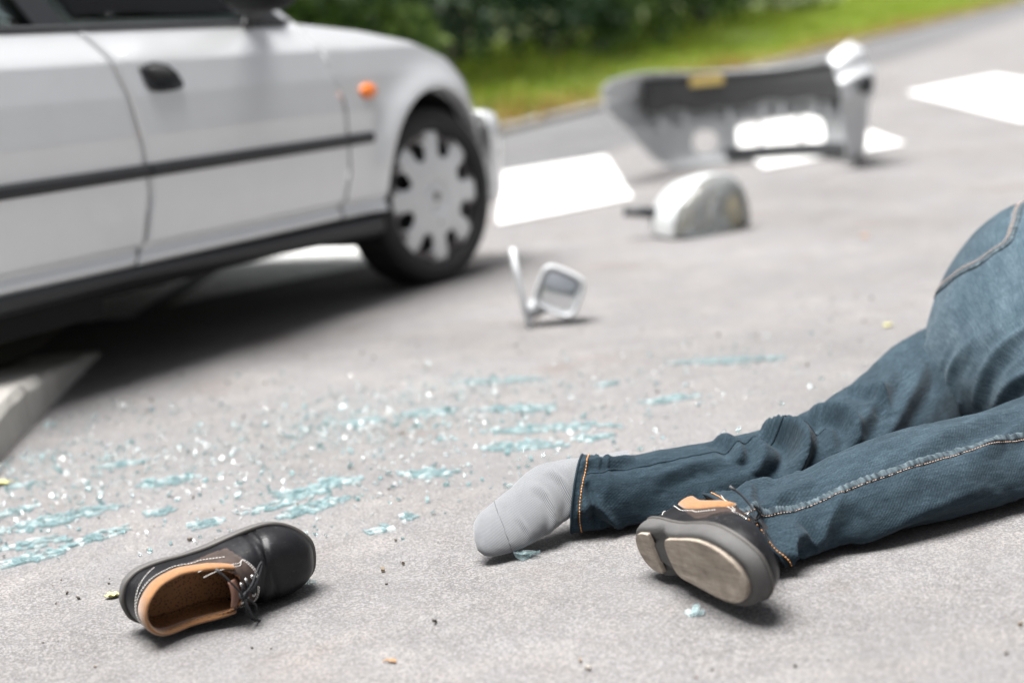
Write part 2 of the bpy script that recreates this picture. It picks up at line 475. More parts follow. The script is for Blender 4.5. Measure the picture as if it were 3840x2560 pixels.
# --- vegetation
def leafmat(name, stops, rough=.5):
    t = NT(name); gi = t.n.new('ShaderNodeNewGeometry')
    c = t.ramp(gi.outputs['Random Per Island'], stops)
    t.set(color=c, rough=rough, spec=.35)
    tl = t.n.new('ShaderNodeBsdfTranslucent'); t.link(c, tl.inputs[0])
    mx = t.n.new('ShaderNodeMixShader'); mx.inputs[0].default_value = .35
    t.link(t.b.outputs[0], mx.inputs[1]); t.link(tl.outputs[0], mx.inputs[2]); t.link(mx.outputs[0], t.out.inputs[0])
    return t.m
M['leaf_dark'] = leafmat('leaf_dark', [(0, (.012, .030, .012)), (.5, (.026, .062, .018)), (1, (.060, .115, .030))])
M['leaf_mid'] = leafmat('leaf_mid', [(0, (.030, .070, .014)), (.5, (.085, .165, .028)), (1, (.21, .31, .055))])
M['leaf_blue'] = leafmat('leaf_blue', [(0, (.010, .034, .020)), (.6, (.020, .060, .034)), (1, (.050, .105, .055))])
M['grass'] = leafmat('grass_blades', [(0, (.15, .25, .018)), (.5, (.28, .41, .040)), (.88, (.42, .50, .07)), (.96, (.48, .42, .10)), (1, (.46, .28, .06))])
M['dry_grass'] = leafmat('dry_grass', [(0, (.20, .20, .04)), (.4, (.32, .28, .07)), (.75, (.40, .27, .08)), (1, (.36, .16, .05))])
M['soil'] = simple('verge_soil', (.075, .095, .03), .95, var=.5, scale=3, bump=.5, bscale=40, bdist=.02)
M['bark'] = simple('bark', (.05, .038, .028), .9, var=.4, scale=20, bump=.6, bscale=60, bdist=.01)
M['leaf_yellow'] = simple('leaf_yellow', (.42, .40, .16), .6, var=.3, scale=90)
M['leaf_brown'] = simple('leaf_brown', (.34, .185, .075), .7, var=.35, scale=90)
# --- person off-frame
M['skin'] = simple('skin', (.42, .24, .16), .5, var=.12, scale=30)
M['hair'] = simple('hair', (.02, .014, .010), .6, var=.4, scale=120)
M['shirt'] = simple('shirt_cloth', (.016, .015, .018), .9, var=.25, scale=60, bump=.3, bscale=700)

# ------------------------------------------------------------------ setting: ground
def gz(y):
    sp = lambda t: (t + np.sqrt(t * t + 1.0)) / 2
    y = np.asarray(y, float)
    return .03 * (sp(y - 7.0) - sp(y - 60.0)) - .0012
EA = np.array([.12, 12.18]); ED = np.array([.430, .903]); EN = np.array([-.903, .430])   # far road edge line
def ground_sheet():
    xs = np.concatenate([np.linspace(-420, -30, 14), np.linspace(-24, 30, 37), np.linspace(40, 420, 14)])
    ys = np.concatenate([np.linspace(-300, -10, 10), np.linspace(-6, 76, 83), np.linspace(84, 620, 22)])
    X, Y = np.meshgrid(xs, ys); v = np.stack([X, Y, gz(Y)], -1).reshape(-1, 3)
    return obj('road', v, gridfaces(len(ys), len(xs)), M['asphalt'], fix=False)
road = tag(ground_sheet(), 'worn pale grey asphalt road', kind='structure')
def sheet(name, poly, mat, dz, parent=None, n=10):
    """quad (x,y) x4 draped dz above the road"""
    p = np.array(poly, float); s = np.linspace(0, 1, n)
    U, Vv = np.meshgrid(s, s)
    xy = (p[0] * ((1 - U) * (1 - Vv))[..., None] + p[1] * (U * (1 - Vv))[..., None] + p[2] * (U * Vv)[..., None] + p[3] * ((1 - U) * Vv)[..., None])
    v = np.concatenate([xy, (gz(xy[..., 1]) + dz)[..., None]], -1).reshape(-1, 3)
    return obj(name, v, gridfaces(n, n), mat, parent, fix=False)
# darker newer strip along the far edge
a0 = EA - 20 * ED; a1 = EA + 46 * ED
strip = sheet('asphalt_strip', [a0 - EN * 1.55, a1 - EN * 1.55, a1 - EN * .02, a0 - EN * .02], M['asphalt_strip'], .004, n=70)
tag(strip, 'darker strip of asphalt beside the grass verge', kind='structure')
for q in [[(-.02, 6.62), (.63, 7.22), (.68, 9.47), (.03, 9.02)],
          [(1.40, 8.02), (2.32, 8.66), (2.42, 11.3), (1.52, 10.55)],
          [(3.22, 9.35), (4.30, 10.2), (4.55, 13.85), (3.42, 12.7)],
          [(5.30, 11.1), (6.3, 11.9), (6.6, 15.6), (5.6, 14.7)],
          [(-1.12, 4.98), (-.50, 5.62), (-.44, 7.9), (-1.05, 7.4)],
          [(-1.95, 4.72), (-1.20, 4.80), (-1.16, 7.1), (-1.9, 6.7)]]:
    sheet('painted_stripe', q, M['road_paint'], .008, road)
# pavement + kerb on the left
def pavement():
    xs = np.linspace(-9, -1.20, 14); ys = np.concatenate([np.linspace(-6, 4.2, 14), np.linspace(4.4, 5.6, 8)])
    X, Y = np.meshgrid(xs, ys); 
    X = X.copy(); X[:, -1] = -1.262 + .077 * (3.0 - ys)
    Z = .092 * np.clip((4.3 - Y) / .8, 0, 1) + .004
    v = np.stack([X, Y, Z], -1).reshape(-1, 3)
    return obj('pavement', v, gridfaces(len(ys), len(xs)), M['pavement'], fix=False)
tag(pavement(), 'raised pale pavement behind the kerb under the car', kind='structure')
kerb = bpy.data.objects.new('kerb', None); COL.objects.link(kerb); tag(kerb, 'pale concrete kerb running under the car', kind='structure')
kd = np.array([-.077, .997]); kn = np.array([-.997, -.077])
y = -3.2; joints = []
p0 = np.array([-1.053, 3.007])
s = -6.0
k = 0
while s < 1.1:
    e = s + .90
    h0 = .100 if s < .35 else .100 * max(.10, 1 - (s - .35) / .8)
    h1 = .100 if e < .35 else .100 * max(.10, 1 - (e - .35) / .8)
    L = []
    for q, h in ((s + .006, h0), (e - .006, h1)):
        c = p0 + kd * q
        prof = [(0, -.03), (0, h * .80), (.012, h), (.19, h + .002), (.19, -.03)]
        L.append([(c[0] + kn[0] * d, c[1] + kn[1] * d, z) for d, z in prof])
    rings_ = [np.array(L[0]) * (1 - q) + np.array(L[1]) * q + np.where(np.array(L[0])[:, 2:] > 0, RNG.normal(0, .0022, (5, 3)), 0) for q in np.linspace(0, 1, 14)]
    v, f = loops_solid(rings_)
    obj('kerbstone', v, f, M['kerb'], kerb, smooth=False, bevel=.006)
    s = e; k += 1
# far kerb along the grass
kerb2 = bpy.data.objects.new('verge_edging', None); COL.objects.link(kerb2); tag(kerb2, 'low pale edging between road and grass verge', kind='structure')
s = -16.0
while s < 44:
    L = []
    for q in (s + .008, s + .992):
        c = EA + ED * q; g = float(gz(c[1]))
        L.append([(c[0] + EN[0] * d, c[1] + EN[1] * d, g + z) for d, z in [(0, -.05), (0, .045), (.012, .06), (.17, .06), (.17, -.05)]])
    v, f = loops_solid([np.array(l) for l in L]); obj('edging_stone', v, f, M['edging'], kerb2, smooth=False)
    s += 1.0
# grass verge terrain
def verge_z(d, yy, s):
    return gz(yy) + .05 + .10 * np.clip(d, 0, 12) + .035 * np.sin(s * 1.3 + d) * np.clip(d, 0, 1) + .05 * np.sin(s * .41 + 1.0) * np.clip(d, 0, 1)
def verge():
    S = np.linspace(-40, 60, 160); D = np.concatenate([np.linspace(.16, 4, 18), np.linspace(4.5, 14, 16), np.linspace(20, 160, 8)])
    Sg, Dg = np.meshgrid(S, D)
    x = EA[0] + ED[0] * Sg + EN[0] * Dg; yv = EA[1] + ED[1] * Sg + EN[1] * Dg
    v = np.stack([x, yv, verge_z(Dg, yv, Sg)], -1).reshape(-1, 3)
    return obj('grass_verge', v, gridfaces(len(D), len(S)), M['soil'], fix=False)
tag(verge(), 'grassy bank rising behind the road', kind='structure')
def grass(n, dmax, mat, name, label):
    S = RNG.uniform(-9, 36, n); D = RNG.uniform(.02, 1, n) ** 1.15 * dmax + .12 + (0 if dmax > 2 else -.16 * RNG.uniform(0, 1, n))
    x = EA[0] + ED[0] * S + EN[0] * D; yv = EA[1] + ED[1] * S + EN[1] * D; z = verge_z(D, yv, S) - .01
    hh = RNG.uniform(.06, .19, n) * (1 + .6 * (np.sin(S * 2.1) * np.sin(D * 2.7 + S))) * (.65 + .25 * D ** .5); an = RNG.uniform(0, 2 * PI, n); w = RNG.uniform(.006, .014, n)
    lx, ly = RNG.normal(0, .05, n), RNG.normal(0, .05, n)
    b = np.stack([x, yv, z], -1); dx = np.stack([np.cos(an) * w, np.sin(an) * w, 0 * w], -1)
    mid = b + np.stack([lx * .35, ly * .35, hh * .6], -1); tip = b + np.stack([lx, ly, hh], -1)
    v = np.stack([b - dx, b + dx, mid + dx * .7, mid - dx * .7, tip], 1).reshape(-1, 3)
    i = np.arange(n) * 5
    f = np.stack([i, i + 1, i + 2, i + 3], 1).tolist() + np.stack([i + 3, i + 2, i + 4], 1).tolist()
    o = obj('grass', v, f, mat, fix=False, smooth=False)
    o.name = name
    return tag(o, label, 'grass', kind='stuff')
grass(52000, 4.2, M['grass'], 'grass', 'bright green grass growing on the verge')
grass(9000, .42, M['dry_grass'], 'dry_grass', 'dry yellow brown grass along the road edge')

# ------------------------------------------------------------------ bushes beyond the verge
def bush(s, d, h, rad, mat, n, label, leaf=.075, seed=0):
    rg = np.random.default_rng(100 + seed)
    x = EA[0] + ED[0] * s + EN[0] * d; yv = EA[1] + ED[1] * s + EN[1] * d; z = float(verge_z(np.array(d), np.array(yv), np.array(s)))
    t = thing('roadside_bush', label, 'bush', (x, yv, z), group='bushes behind the grass verge')
    nc = 26
    cc = rg.normal(0, 1, (nc, 3)); cc /= np.linalg.norm(cc, axis=1)[:, None]; cc *= (rg.uniform(.25, 1, nc) ** .5)[:, None]
    cc = cc * np.array([rad, rad, h * .5]) + np.array([0, 0, h * .52]); cc[:, 2] = np.clip(cc[:, 2], .16, None)
    cr = rg.uniform(.22, .42, nc) * rad
    k = rg.integers(0, nc, n); p = rg.normal(0, 1, (n, 3)); p /= np.linalg.norm(p, axis=1)[:, None]
    P = cc[k] + p * (cr[k] * rg.uniform(.35, 1.05, n) ** .5)[:, None]
    P[:, 2] = np.maximum(P[:, 2], .02)
    a = rg.normal(0, 1, (n, 3)); a /= np.linalg.norm(a, axis=1)[:, None]
    b = np.cross(a, p); b /= np.linalg.norm(b, axis=1)[:, None] + 1e-9
    sz = rg.uniform(.6, 1.25, n)[:, None] * leaf
    v = np.stack([P - a * sz, P + b * sz * .5, P + a * sz, P - b * sz * .5], 1).reshape(-1, 3)
    i = np.arange(n) * 4
    obj('foliage', v, np.stack([i, i + 1, i + 2, i + 3], 1).tolist(), mat, t, fix=False, smooth=False)
    parts = []
    for q in range(7):
        e = cc[rg.integers(0, nc)]
        m = e * np.array([.35, .35, .5]) + rg.normal(0, .05, 3)
        parts.append(tube(catmull([(rg.normal(0, .06), rg.normal(0, .06), -.08), m, e], 8), np.linspace(.035, .008, 8), 6))
    v, f = merge(parts); obj('stem', v, f, M['bark'], t)
    return t
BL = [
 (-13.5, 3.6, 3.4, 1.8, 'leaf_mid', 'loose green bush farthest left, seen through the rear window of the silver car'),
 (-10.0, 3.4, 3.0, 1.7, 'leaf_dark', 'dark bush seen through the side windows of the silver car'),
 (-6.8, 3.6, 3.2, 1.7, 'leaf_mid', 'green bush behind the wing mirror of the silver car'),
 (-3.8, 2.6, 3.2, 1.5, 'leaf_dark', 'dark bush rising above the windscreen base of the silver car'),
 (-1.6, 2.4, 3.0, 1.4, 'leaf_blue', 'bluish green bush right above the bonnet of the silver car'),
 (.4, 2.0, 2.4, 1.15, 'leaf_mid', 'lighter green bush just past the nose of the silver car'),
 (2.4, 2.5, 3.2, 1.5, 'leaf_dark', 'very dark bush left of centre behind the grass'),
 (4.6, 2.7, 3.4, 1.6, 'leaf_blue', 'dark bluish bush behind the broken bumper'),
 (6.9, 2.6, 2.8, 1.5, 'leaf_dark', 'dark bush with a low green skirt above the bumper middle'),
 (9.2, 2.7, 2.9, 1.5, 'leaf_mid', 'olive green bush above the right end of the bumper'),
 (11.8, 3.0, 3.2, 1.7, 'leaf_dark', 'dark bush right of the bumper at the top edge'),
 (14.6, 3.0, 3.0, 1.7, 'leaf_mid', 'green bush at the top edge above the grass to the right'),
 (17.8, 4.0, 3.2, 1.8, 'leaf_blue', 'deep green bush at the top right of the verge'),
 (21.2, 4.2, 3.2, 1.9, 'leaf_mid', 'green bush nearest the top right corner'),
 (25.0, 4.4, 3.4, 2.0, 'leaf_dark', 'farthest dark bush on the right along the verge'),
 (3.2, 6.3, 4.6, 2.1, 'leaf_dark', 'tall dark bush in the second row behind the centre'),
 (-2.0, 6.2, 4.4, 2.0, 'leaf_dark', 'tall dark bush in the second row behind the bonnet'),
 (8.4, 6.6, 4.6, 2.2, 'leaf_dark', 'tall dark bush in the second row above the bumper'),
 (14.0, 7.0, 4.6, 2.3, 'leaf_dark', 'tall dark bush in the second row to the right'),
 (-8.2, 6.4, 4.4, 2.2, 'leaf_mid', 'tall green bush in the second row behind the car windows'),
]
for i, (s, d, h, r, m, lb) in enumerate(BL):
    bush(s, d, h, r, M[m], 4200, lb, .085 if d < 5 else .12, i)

# ------------------------------------------------------------------ the car
CARM = Matrix.Translation((-.2345, 4.944, 0)) @ Matrix.Rotation(math.atan2(.8730, .4876), 4, 'Z')
car = thing('silver_car', 'silver saloon car standing over the kerb with its right side to us', 'car', mat=CARM)
CW = 1.70
WA, WZ, AR = .100, .290, .345          # front wheel centre, arch radius
RWA = -2.52
_zk = [.22, .245, .287, .305, .322, .337, .42, .50, .60, .70, .780, .800, .866, .95]
_wk = [-.06, -.030, -.010, -.012, -.026, -.006, .004, .007, .006, -.002, -.014, -.024, -.062, -.10]
def wside(a, z):
    a = np.asarray(a, float); z = np.asarray(z, float)
    w = np.interp(z, _zk, _wk)
    w = w - .55 * np.clip(a - .12, 0, None) ** 2 - .10 * np.clip(-2.4 - a, 0, None) ** 2
    for ca in (WA, RWA):
        r = np.hypot(a - ca, z - WZ)
        w = w + .020 * np.exp(-((r - AR - .01) / .055) ** 2) * (z > WZ - .1)
    return w
_sz = [.24, .289, .336, .452, .56, .69, .796, .849, .90]; _sa = [-1.40, -1.363, -1.325, -1.300, -1.302, -1.321, -1.359, -1.397, -1.44]
_fz = [.24, .289, .415, .621, .795, .87]; _fa = [-.49, -.463, -.421, -.413, -.481, -.53]
seamA = lambda z: np.interp(z, _sz, _sa)
seamF = lambda z: np.interp(z, _fz, _fa)
_ta = [-.60, -.52, -.23, .01, .22, .35, .43, .50]; _tz = [.870, .860, .832, .793, .730, .652, .572, .52]
ztop = lambda a: np.interp(a, _ta, _tz)
def P3(a, w, z, far):
    """car local point: a forward, w outwards from the near side"""
    yv = -w if not far else CW + w
    return np.stack(np.broadcast_arrays(a, yv, z), -1)
def smoothz(z0, z1, n=40):
    base = np.concatenate([np.linspace(z0, z1, n), [k for k in _zk if z0 < k < z1]])
    return np.unique(np.round(base, 4))
def panel(name, fL, fR, z0, z1, far, parent=car, nc=40, mat=None):
    z = smoothz(z0, z1); tcol = np.linspace(0, 1, nc)
    A = fL(z)[:, None] * (1 - tcol) + fR(z)[:, None] * tcol; Z = np.repeat(z[:, None], nc, 1)
    return obj(name, P3(A, wside(A, Z), Z, far).reshape(-1, 3), gridfaces(len(z), nc), mat or M['paint'], parent, solid=.006)
G = .0035
molds = {}
for far in (False, True):
    fd = panel('front_door', lambda z: seamA(z) + G, lambda z: seamF(z) - G, .287, .864, far)
    rd = panel('rear_door', lambda z: np.interp(z, [.28, .40, .60, .87], [-2.10, -2.14, -2.22, -2.42]), lambda z: seamA(z) - G, .287, .864, far)
    # fender: lead-in + arch zone
    z = smoothz(.287, .86); tc = np.linspace(0, 1, 14)
    parts = []
    aL = seamF(z) + G
    zt = np.minimum(z, 9)
    A = aL[:, None] * (1 - tc) + (WA - AR) * tc; 
    zf = (z - .287) / (.86 - .287)
    Zc = .287 + zf[:, None] * (ztop(A[-1])[None, :] - .287)
    parts.append((P3(A, wside(A, Zc), Zc, far).reshape(-1, 3), gridfaces(len(z), 14)))
    ph = np.linspace(0, PI, 72)
    aa = WA - AR * np.cos(ph); zb = WZ + (AR + .012) * np.sin(ph)
    A = np.repeat(aa[None], len(z), 0); Zc = zb[None] + zf[:, None] * (ztop(aa) - zb)[None]
    # keep first column consistent with the lead-in
    Zc[:, 0] = .287 + zf * (ztop(aa[0]) - .287)
    parts.append((P3(A, wside(A, Zc), Zc, far).reshape(-1, 3), gridfaces(len(z), 72)))
    # arch lip return
    lip = np.stack([P3(aa, wside(aa, zb) - q, zb + e, far) for q, e in ((0, 0), (.004, -.006), (.02, -.009), (.06, -.009))])
    parts.append((lip.reshape(-1, 3), gridfaces(4, 72)))
    v, f = merge(parts)
    fn = obj('front_fender', v, f, M['paint'], car)
    bm = bmesh.new(); bm.from_mesh(fn.data); bmesh.ops.remove_doubles(bm, verts=bm.verts, dist=.0006); bmesh.ops.recalc_face_normals(bm, faces=bm.faces); bm.to_mesh(fn.data); bm.free()
    # rear quarter
    z = smoothz(.30, .864); zf = (z - z[0]) / (z[-1] - z[0])
    ph = np.linspace(0, PI, 50); aa = np.concatenate([RWA - AR * np.cos(PI - ph), [RWA - AR - .06, RWA - .55, -3.25, -3.42]])
    zb = np.concatenate([WZ + AR * np.sin(ph), [.30, .30, .32, .36]])
    A = np.repeat(aa[None], len(z), 0); Zc = zb[None] + zf[:, None] * (.864 - zb)[None]
    obj('rear_quarter', P3(A, wside(A, Zc), Zc, far).reshape(-1, 3), gridfaces(len(z), len(aa)), M['paint'], car, solid=.006)
    # mouldings on doors and fender
    def mould(par, aL, aR, z0=.496, z1=.531):
        pr = [(-.004, z0), (.012, z0 + .003), (.017, z0 + .012), (.017, z1 - .008), (.010, z1), (-.004, z1)]
        L = []
        for a in np.linspace(aL, aR, 12):
            L.append(P3(a, np.array([wside(a, .515) + q[0] for q in pr]), np.array([q[1] for q in pr]), far))
        v, f = loops_solid(L); return obj('rubbing_strip', v, f, M['trim'], par, smooth=False)
    mould(rd, -2.12, -1.302 - G); mould(fd, -1.302 + G * 1.5, -.418 - G); mould(fn, -.418 + G, -.300)
    # belt trim + sill trim
    L = []
    for a in np.linspace(-2.45, -.56, 20):
        wv = wside(a, .864); L.append(P3(a, np.array([wv + .002, wv + .004, wv - .012, wv - .03]), np.array([.8645, .873, .879, .862]), far))
    v, f = loops_solid(L); obj('belt_trim', v, f, M['trim'], car, smooth=False)
    L = []
    for a in np.linspace(-2.14, -.262, 24):
        zb = np.interp(a, [-1.9, -1.37, -.28], [.236, .243, .208]); zt2 = np.interp(a, [-1.8, -.27], [.287, .268])
        L.append(P3(a, np.array([-.004, .002, -.001, -.028, -.08, -.08]), np.array([zt2, zt2 - .01, zb + .016, zb, zb + .03, zt2]), far))
    v, f = loops_solid(L); obj('sill_trim', v, f, M['trim'], car, smooth=False)
    # glass, pillars
    zr = 1.36
    def pane(name, q):
        pts = [P3(a, w, z_, far) for a, w, z_ in q]
        v = np.array(pts); n = 12; s = np.linspace(0, 1, n); U, Vv = np.meshgrid(s, s)
        g = v[0] * ((1 - U) * (1 - Vv))[..., None] + v[1] * (U * (1 - Vv))[..., None] + v[2] * (U * Vv)[..., None] + v[3] * ((1 - U) * Vv)[..., None]
        return obj(name, g.reshape(-1, 3), gridfaces(n, n), M['car_glass'], car, solid=.004)
    pane('front_window', [(-1.42, -.075, .871), (-.60, -.075, .871), (-1.28, -.25, 1.33), (-1.66, -.25, 1.33)])
    pane('rear_window', [(-2.40, -.075, .871), (-1.52, -.075, .871), (-1.74, -.25, 1.33), (-2.62, -.25, 1.33)])
    def bar(name, p, q, wd, mat, dep=.03):
        p = np.array(p); q = np.array(q); L = []
        for c in (p, q):
            L.append(P3(c[0] + np.array([-wd, wd, wd, -wd]) / 2, c[1] + np.array([.006, .006, -dep, -dep]), np.full(4, c[2]), far))
        v, f = loops_solid(L); return obj(name, v, f, mat, car, smooth=False, bevel=.006)
    bar('pillar', (-.545, -.066, .855), (-1.27, -.25, 1.37), .075, M['paint'], .06)
    bar('pillar', (-1.475, -.072, .865), (-1.72, -.25, 1.36), .105, M['trim'], .05)
    bar('pillar', (-2.47, -.066, .855), (-2.72, -.25, 1.37), .14, M['paint'], .06)
    # mirror sail
    v, f = loops_solid([P3(np.array([-.78, -.585, -.70]), np.array([-.060, -.060, -.085]) + o_, np.array([.868, .868, .945]), far) for o_ in (0, .014)])
    obj('mirror_sail', v, f, M['trim'], car, smooth=False, bevel=.004)
    # wing mirror: housing swelling out of a short arm
    Xf, Yf, Zf = field((-1.26, -.08, .80), (-.58, .34, 1.12), .011)
    d = cone_sdf(Xf, Yf, Zf, (-.72, -.05, .90), (-.90, .06, .915), .030, .040)
    e = (np.abs((Xf + .97 + (Yf - .14) * .12) / .075) ** 2.6 + np.abs((Yf - .165) / .125) ** 2.8 + np.abs((Zf - .965) / .085) ** 2.6) ** (1 / 2.6) - 1
    d = smin(d, e * .08, .035)
    v, f = snets(d, (-1.26, -.08, .80), .011)
    v[:, 1] = -v[:, 1] if not far else CW + v[:, 1]
    mh = obj('wing_mirror', v, f, M['mirror_black'], car)
    Xq, Zq = np.meshgrid(np.linspace(-.09, .09, 8), np.linspace(-.035, .045, 6))
    obj('mirror_glass', P3(-1.040 + 0 * Xq, .165 + Xq, .975 + Zq, far).reshape(-1, 3), gridfaces(6, 8), M['mirror'], mh, solid=.003)
    # door handle: recessed plate with pull flap
    def handle(par, a0):
        out = np.array([(-1.262, .762), (-1.255, .772), (-1.21, .776), (-1.165, .768), (-1.138, .748), (-1.124, .722), (-1.126, .712), (-1.150, .706), (-1.20, .704), (-1.238, .708), (-1.250, .722)])
        out[:, 0] += a0
        c = out.mean(0)
        L = []
        for sc, q in ((1.04, -.002), (1.04, .007), (.97, .012), (.82, .010), (.70, .001)):
            p = c + (out - c) * sc; L.append(P3(p[:, 0], wside(p[:, 0], p[:, 1]) + q, p[:, 1], far))
        v, f = loops_solid(L); hd = obj('door_handle', v, f, M['trim'], par)
        fl = out.copy(); L = []
        for sc, q in ((.62, .002), (.62, .016), (.5, .020)):
            p = c + np.array([-.012, .018]) + (fl - c) * np.array([sc, sc * .55]); L.append(P3(p[:, 0], wside(p[:, 0], p[:, 1]) + q, p[:, 1], far))
        v, f = loops_solid(L); obj('pull_flap', v, f, M['grey_plastic'], par)
    handle(fd, 0); handle(rd, -.90)
    # side indicator
    th = np.linspace(0, 2 * PI, 28, endpoint=False); L = []
    for rr, q in ((1.15, -.003), (1.15, .004), (1.0, .011), (.6, .017), (.12, .019)):
        a = -.283 + .038 * rr * np.cos(th); zz = .652 + .021 * rr * np.sin(th); L.append(P3(a, wside(a, zz) + q, zz, far))
    v, f = loops_solid(L); obj('side_indicator', v, f, M['amber'], fn)
    # wheel well liner
    L = []
    for wv in (-.05, -.36):
        L.append(P3(WA - (AR + .004) * np.cos(np.linspace(-.35, PI + .35, 40)), wv, WZ + (AR + .004) * np.sin(np.linspace(-.35, PI + .35, 40)), far))
    cap = P3(WA - (AR + .004) * np.cos(np.linspace(-.35, PI + .35, 40)), -.36, WZ + (AR + .004) * np.sin(np.linspace(-.35, PI + .35, 40)), far)
    v = np.concatenate([L[0], L[1]]); f = gridfaces(2, 40) + [tuple(range(40, 80))]
    obj('wheel_well', v, f, M['under'], car, smooth=False)
    L = []
    for wv in (-.05, -.36):
        L.append(P3(RWA - (AR + .004) * np.cos(np.linspace(-.2, PI + .2, 40)), wv, WZ + .05 + (AR - .04) * np.sin(np.linspace(-.2, PI + .2, 40)), far))
    v = np.concatenate(L); f = gridfaces(2, 40) + [tuple(range(40, 80))]; obj('wheel_well', v, f, M['under'], car, smooth=False)
    # tail lamp
    v, f = loops_solid([P3(np.array([-3.30, -3.42, -3.44, -3.30]), wside(-3.35, .7) + q, np.array([.80, .80, .64, .62]), far) for q in (-.02, .006)])
    obj('tail_lamp', v, f, M['amber'], car, smooth=False, bevel=.006)
    # headlamp on the nose
    v, f = loops_solid([P3(np.array([.36, .49, .60, .62, .50]), np.array([-.075, -.15, -.42, -.42, -.13]) + q, np.array([.63, .60, .61, .53, .53]), far) for q in (0, .008)])
    obj('headlamp', v, f, M['lens_glass'], car, smooth=False)

# hood
na, nw = 48, 60
q = np.linspace(-1, 1, nw); t_ = np.linspace(0, 1, na)
Ta = -.585 + t_ * (.45 + .585)
A = np.repeat(Ta[:, None], nw, 1); Q = np.repeat(q[None], na, 0)
wt = wside(Ta, ztop(Ta))[:, None]
Wd = -.85 + (Q) * (.85 + wt) * -1.0 * -1
Y = CW / 2 + Q * (CW / 2 + wt - .002)
Zh = ztop(A) + .045 * (1 - np.abs(Q) ** 2.4) + .002
bul = (1 - Q ** 2)
A2 = A + bul * .24 * np.clip((A + .15) / .6, 0, 1) ** 1.3 + bul * .10 * np.clip((-A - .1) / .5, 0, 1) * 0
hood = obj('bonnet', np.stack([A2, Y, Zh], -1).reshape(-1, 3), gridfaces(na, nw), M['paint'], car, solid=.006)
# nose panel + front bumper corner
qn = np.linspace(-1, 1, 50); L = []
for k_, zz in enumerate((.555, .53, .48, .44)):
    aN = .45 + (1 - qn ** 2) * .24 - .02
    L.append(np.stack([aN, CW / 2 + qn * (CW / 2 - .075), np.full(50, zz)], -1))
obj('nose_panel', np.concatenate(L), gridfaces(4, 50), M['under'], car, solid=.01)
for far in (False, True):
    L = []
    sp_ = np.linspace(0, 1, 26)
    for zz, o_ in ((.222, -.06), (.232, -.012), (.27, .0), (.36, .004), (.40, .010), (.47, .012), (.505, .006), (.530, -.006), (.545, -.035), (.548, -.08)):
        aB = .415 + .27 * np.sin(sp_ * PI / 2) + o_ * .6 * sp_; wB = .012 + o_ - .30 * (1 - np.cos(sp_ * PI / 2)) ** 1.2 - .02 * sp_
        L.append(P3(aB, wB, np.full(26, zz), far))
    obj('bumper_corner', np.concatenate(L), gridfaces(len(L), 26), M['paint'], car, solid=.006)
# windscreen, roof, rear screen, boot, tail, floor
def quadgrid(name, pts, mat, n=14, bow=(0, 0, 0)):
    v = np.array(pts, float); s = np.linspace(0, 1, n); U, Vv = np.meshgrid(s, s)
    g = v[0] * ((1 - U) * (1 - Vv))[..., None] + v[1] * (U * (1 - Vv))[..., None] + v[2] * (U * Vv)[..., None] + v[3] * ((1 - U) * Vv)[..., None]
    g = g + np.array(bow) * (4 * U * (1 - U))[..., None]
    return obj(name, g.reshape(-1, 3), gridfaces(n, n), mat, car, solid=.005)
quadgrid('windscreen', [(-.56, .10, .90), (-.56, 1.60, .90), (-1.26, 1.44, 1.365), (-1.26, .26, 1.365)], M['car_glass'], bow=(.10, 0, .01))
quadgrid('roof', [(-1.26, .25, 1.37), (-1.26, 1.45, 1.37), (-2.70, 1.45, 1.36), (-2.70, .25, 1.36)], M['paint'], bow=(0, 0, .05))
quadgrid('rear_screen', [(-2.71, .26, 1.355), (-2.71, 1.44, 1.355), (-3.05, 1.58, .90), (-3.05, .12, .90)], M['car_glass'], bow=(-.06, 0, 0))
quadgrid('boot_lid', [(-3.02, .09, .90), (-3.02, 1.61, .90), (-3.45, 1.60, .865), (-3.45, .10, .865)], M['paint'], bow=(0, 0, .02))
quadgrid('tail_panel', [(-3.45, .05, .862), (-3.45, 1.65, .862), (-3.45, 1.65, .34), (-3.45, .05, .34)], M['paint'], bow=(-.06, 0, 0))
parts = [box((-1.60, .85, .255), (3.3, 1.50, .09)), box((-1.55, .85, .205), (2.9, .95, .03)), box((-.95, .85, .25), (.10, 1.1, .06)), box((-1.62, .22, .205), (.42, .26, .07)), box((-1.95, .85, .23), (.5, .9, .08)), box((-.15, .85, .27), (.5, .8, .06))]
parts.append(tube([(-.2, 1.15, .20), (-1.2, 1.12, .19), (-2.4, 1.1, .20)], .03, 10))
v, f = merge(parts); obj('underbody', v, f, M['under'], car, smooth=False)
# inner door skins so the cabin is closed below the glass
for yy in (.115, CW - .115):
    v, f = box((-1.33, yy, .56), (1.70, .03, .56)); obj('door_card', v, f, M['seat_cloth'], car, smooth=False)
for yy in (.45, 1.25):
    Xf, Yf, Zf = field((-1.75, -.32, .25), (-.85, .32, 1.30), .03)
    d = smin(cone_sdf(Xf, Yf * .55, Zf, (-1.0, 0, .45), (-1.45, 0, .45), .10, .12), cone_sdf(Xf, Yf * .55, Zf, (-1.45, 0, .45), (-1.60, 0, 1.0), .10, .08), .06)
    d = smin(d, cone_sdf(Xf, Yf * .7, Zf, (-1.62, 0, 1.12), (-1.63, 0, 1.18), .07, .06), .03)
    v, f = snets(d, (-1.75, -.32, .25), .03); v[:, 1] += yy; obj('seat', v, f, M['seat_cloth'], car)
v, f = box((-.75, .85, .78), (.40, 1.45, .20)); obj('dashboard', v, f, M['seat_cloth'], car, smooth=False, bevel=.04)
